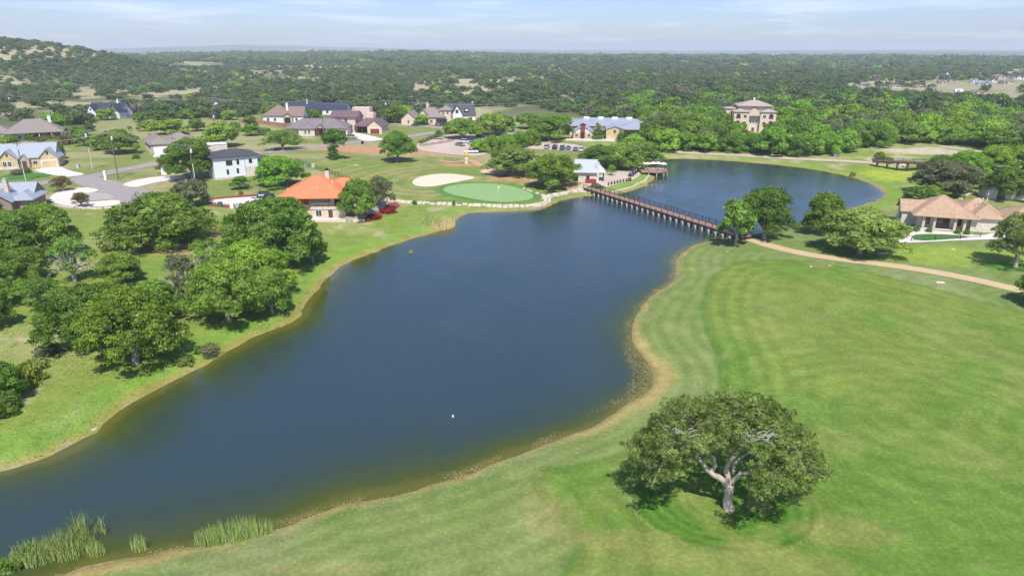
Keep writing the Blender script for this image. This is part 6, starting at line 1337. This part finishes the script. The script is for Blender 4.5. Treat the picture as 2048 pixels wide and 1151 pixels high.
# flag on the stone house
p = at(10, 338); e = empty('house_flag', p+Vector((0, 0, 1.6))); tag(e, 'striped flag hanging beside the windows of the yellow stone house', 'flag'); MB().tube([(0, 0, .4), (-.5, -.9, 1.6)], .03, 5).obj('pole', WPAINT, e)
for i in range(7): MB().box(-.9+.0, .5, -.95, -.92, 1.4-i*.13-.13, 1.4-i*.13).obj('stripe', simple('flag_red', (.5,.03,.05), .8) if i % 2 == 0 else WPAINT, e)
MB().box(-.9, -.3, -.97, -.95, .88, 1.4).obj('canton', simple('flag_blue', (.03,.05,.25), .8), e)
p = at(578, 388); 
for px, py, lb in ((522, 396, 'thin lamp post on the driveway of the red roofed house'),):
    p = at(px, py); e = empty('lamp_post', p); tag(e, lb, 'lamp post'); MB().tube([(0, 0, 0), (0, 0, 4.5)], .07, 6).obj('pole', BLACK, e); MB().lathe([(.12, 4.5), (.2, 4.7), (.16, 5.0)], 8).obj('lantern', BLACK, e)
# ------------------------------------------------------------------ reeds, shore weed, tussocks
def blades(n_, cx_, cy_, rx, ry, hh, seed, w=.05, bend=.35, zb=None, rot=0):
    r = np.random.RandomState(seed); a = r.uniform(0, 6.28, n_); q = np.sqrt(r.rand(n_)); x = q*rx*np.cos(a); y = q*ry*np.sin(a); c_, s_ = math.cos(rot), math.sin(rot); x, y = cx_+x*c_-y*s_, cy_+x*s_+y*c_
    z = np.maximum(h_at(x, y), -.15) if zb is None else np.full(n_, zb); L = hh*r.uniform(.55, 1.15, n_)*(1-.3*q); d = r.uniform(0, 6.28, n_); b = bend*r.uniform(.2, 1, n_)*L; dx, dy = np.cos(d), np.sin(d); px, py = -dy*w, dx*w; fl = np.where(px < 0, -1, 1); px, py = px*fl, py*fl
    P = np.stack([x, y, z], 1); M = P+np.stack([dx*b*.3, dy*b*.3, L*.6], 1); T_ = P+np.stack([dx*b, dy*b, L*(1-.2*bend)], 1); s = np.stack([px, py, px*0], 1)
    V = np.stack([P-s, P+s, M+s*.8, M-s*.8, T_+s*.15, T_-s*.15], 1).reshape(-1, 3); k = np.arange(n_)[:, None]*6; Fc = np.concatenate([k+np.array([[0,1,2,3]]), k+np.array([[3,2,4,5]])], 0)
    N = np.tile(np.array([0, -.55, .83]), (len(V), 1))+np.repeat(r.normal(size=(n_, 3))*.3, 6, 0); N /= np.linalg.norm(N, axis=1)[:, None]; c = np.repeat(np.stack([r.rand(n_), r.rand(n_), r.rand(n_)], 1), 6, 0); return V, Fc, N, c
def reed(px, py, wpx, n_, hh, mat, label, w=.05, ry=None, rot=0, water=True, bend=.35):
    p = Vector((*at0(px, py), 0)) if water else at(px, py); rx = wpx/2*depth(p)/F; me = leaf_mesh('reeds', [blades(n_, 0, 0, rx, ry or rx*.5, hh, int(px), w, bend, 0., rot)], mat)
    o = link(bpy.data.objects.new('reed_clump', me)); o.location = (p.x, p.y, max(p.z, 0)-.1); tag(o, label, 'reeds', 'reed clumps at the water edge')
reed(470, 1076, 150, 650, 2.2, L_REED, 'broad bright green reed bed on the near shore', .020, ry=1.1, rot=.28, bend=.2); reed(425, 1086, 60, 260, 1.8, L_REED, 'lower left end of the broad green reed bed', .020, bend=.2); reed(278, 1098, 34, 90, 2.0, L_REED, 'small upright reed clump between the two large beds', .020, bend=.3); reed(292, 1094, 12, 30, 1.6, L_REED, 'thin reeds at the right of the small upright clump', .018)
reed(204, 1066, 24, 45, 2.1, L_HERO, 'isolated leaning reeds standing out in the water', .020, bend=.8); reed(165, 1070, 34, 110, 2.9, L_HERO, 'tallest pale plumes of the lower left reed bed', .020, bend=.5); reed(140, 1100, 95, 560, 2.3, L_HERO, 'dense grey green reed bed at the lower left', .020, ry=1.6, bend=.5); reed(70, 1115, 90, 600, 1.7, L_REED, 'low reeds at the left end of the lower left bed', .03, ry=1.3, bend=.5); reed(195, 1108, 40, 160, 1.5, L_REED, 'short reeds at the right end of the lower left bed', .03)
reed(110, 1112, 28, 90, 1.3, L_DRY, 'dry brown reeds inside the lower left bed', .04, bend=.6); reed(12, 1138, 60, 500, 1.1, L_DARK, 'dark green bush like reeds in the lower left corner', .05, bend=.7)
reed(882, 452, 58, 900, 2.4, L_DRY, 'straw coloured reed bed at the inner corner of the lake', .07, ry=4.5, bend=.3); reed(860, 446, 50, 500, 2.2, L_REED, 'greener reeds behind the straw coloured bed', .07, ry=3, water=False, bend=.3); reed(821, 506, 10, 40, 1.0, L_REED, 'tiny reed tuft standing alone in the water', .05)
rr = np.random.RandomState(8)
def shore_pts(n_, dlo, dhi, y0, y1, x0=-80, x1=130, east=True, cond=None):
    x = rr.uniform(x0, x1, n_*6); y = rr.uniform(y0, y1, n_*6); d = lake_d(x, y); k = (d > dlo) & (d < dhi) & (inpoly(EASTP, x, y) == east)
    if not east: k = (d > dlo) & (d < dhi) & ~inpoly(EASTP, x, y)
    if cond is not None: k &= cond(x, y)
    return x[k][:n_], y[k][:n_], d[k][:n_]
def tufts(x, y, z, size, hh, seed, flat=.5, spr=.6):
    r = np.random.RandomState(seed); n_ = len(x); k = 5; X = np.repeat(x, k)+r.normal(size=n_*k)*size*spr; Y = np.repeat(y, k)+r.normal(size=n_*k)*size*spr; Z = np.repeat(z, k)+r.rand(n_*k)*hh
    G = r.normal(size=(n_*k, 3))*flat; G[:, 2] += 1; G /= np.linalg.norm(G, axis=1)[:, None]; t = np.cross(G, r.normal(size=(n_*k, 3))); t /= np.linalg.norm(t, axis=1)[:, None]; u = np.cross(G, t); P = np.stack([X, Y, Z], 1); s = size*r.uniform(.3, .9, n_*k)[:, None]; s2 = s*r.uniform(.2, .6, n_*k)[:, None]
    V = np.stack([P-t*s, P-u*s2, P+t*s, P+u*s2], 1).reshape(-1, 3); N = G*.5+np.array([0, -.1, .9]); N /= np.linalg.norm(N, axis=1)[:, None]; c = np.stack([r.rand(n_*k)]*3, 1); return V, np.arange(4*n_*k).reshape(-1, 4), np.repeat(N, 4, 0), np.repeat(c, 4, 0)
cl = lambda x, y: fbm(x, y, 4, 66, 3) > .47
x, y, d = shore_pts(34000, -2.6, .3, 28, 135, -50, 75, True, cl); near = np.exp(-(((x-14)/9)**2+((y-78)/12)**2)); k = (d > -.9-2.2*near) 
x, y = x[k], y[k]; me = leaf_mesh('weed', [tufts(x, y, np.full(len(x), .02), .10, .04, 3, .2, 3.0)], L_WEED); tag(link(bpy.data.objects.new('floating_weed', me)), 'tan floating weed mats along the fairway shore', kind='stuff')
x, y, d = shore_pts(9000, .1, 2.4, 28, 135, -50, 75, True); me = leaf_mesh('straw', [tufts(x, y, h_at(x, y), .11, .06, 4, .5, 2.5)], L_DRY); tag(link(bpy.data.objects.new('straw_grass', me)), 'dry straw grass fringing the fairway shore', kind='stuff')
x, y, d = shore_pts(9000, .4, 60, 40, 125, -110, 20, False, lambda x, y: fbm(x, y, 6, 67, 3) > .50); me = leaf_mesh('tussock', [tufts(x, y, h_at(x, y), .15, .08, 5, .45, 1.8)], L_REED); tag(link(bpy.data.objects.new('meadow_grass', me)), 'rough tussocky meadow grass on the west bank', kind='stuff')
x, y, d = shore_pts(2600, 2, 60, 40, 120, -110, 20, False, lambda x, y: fbm(x, y, 7, 68, 3) > .58); me = leaf_mesh('dry_tussock', [tufts(x, y, h_at(x, y), .13, .1, 6, .5, 1.8)], L_DRY); tag(link(bpy.data.objects.new('dry_meadow_grass', me)), 'straw coloured seed heads in the west bank meadow', kind='stuff')
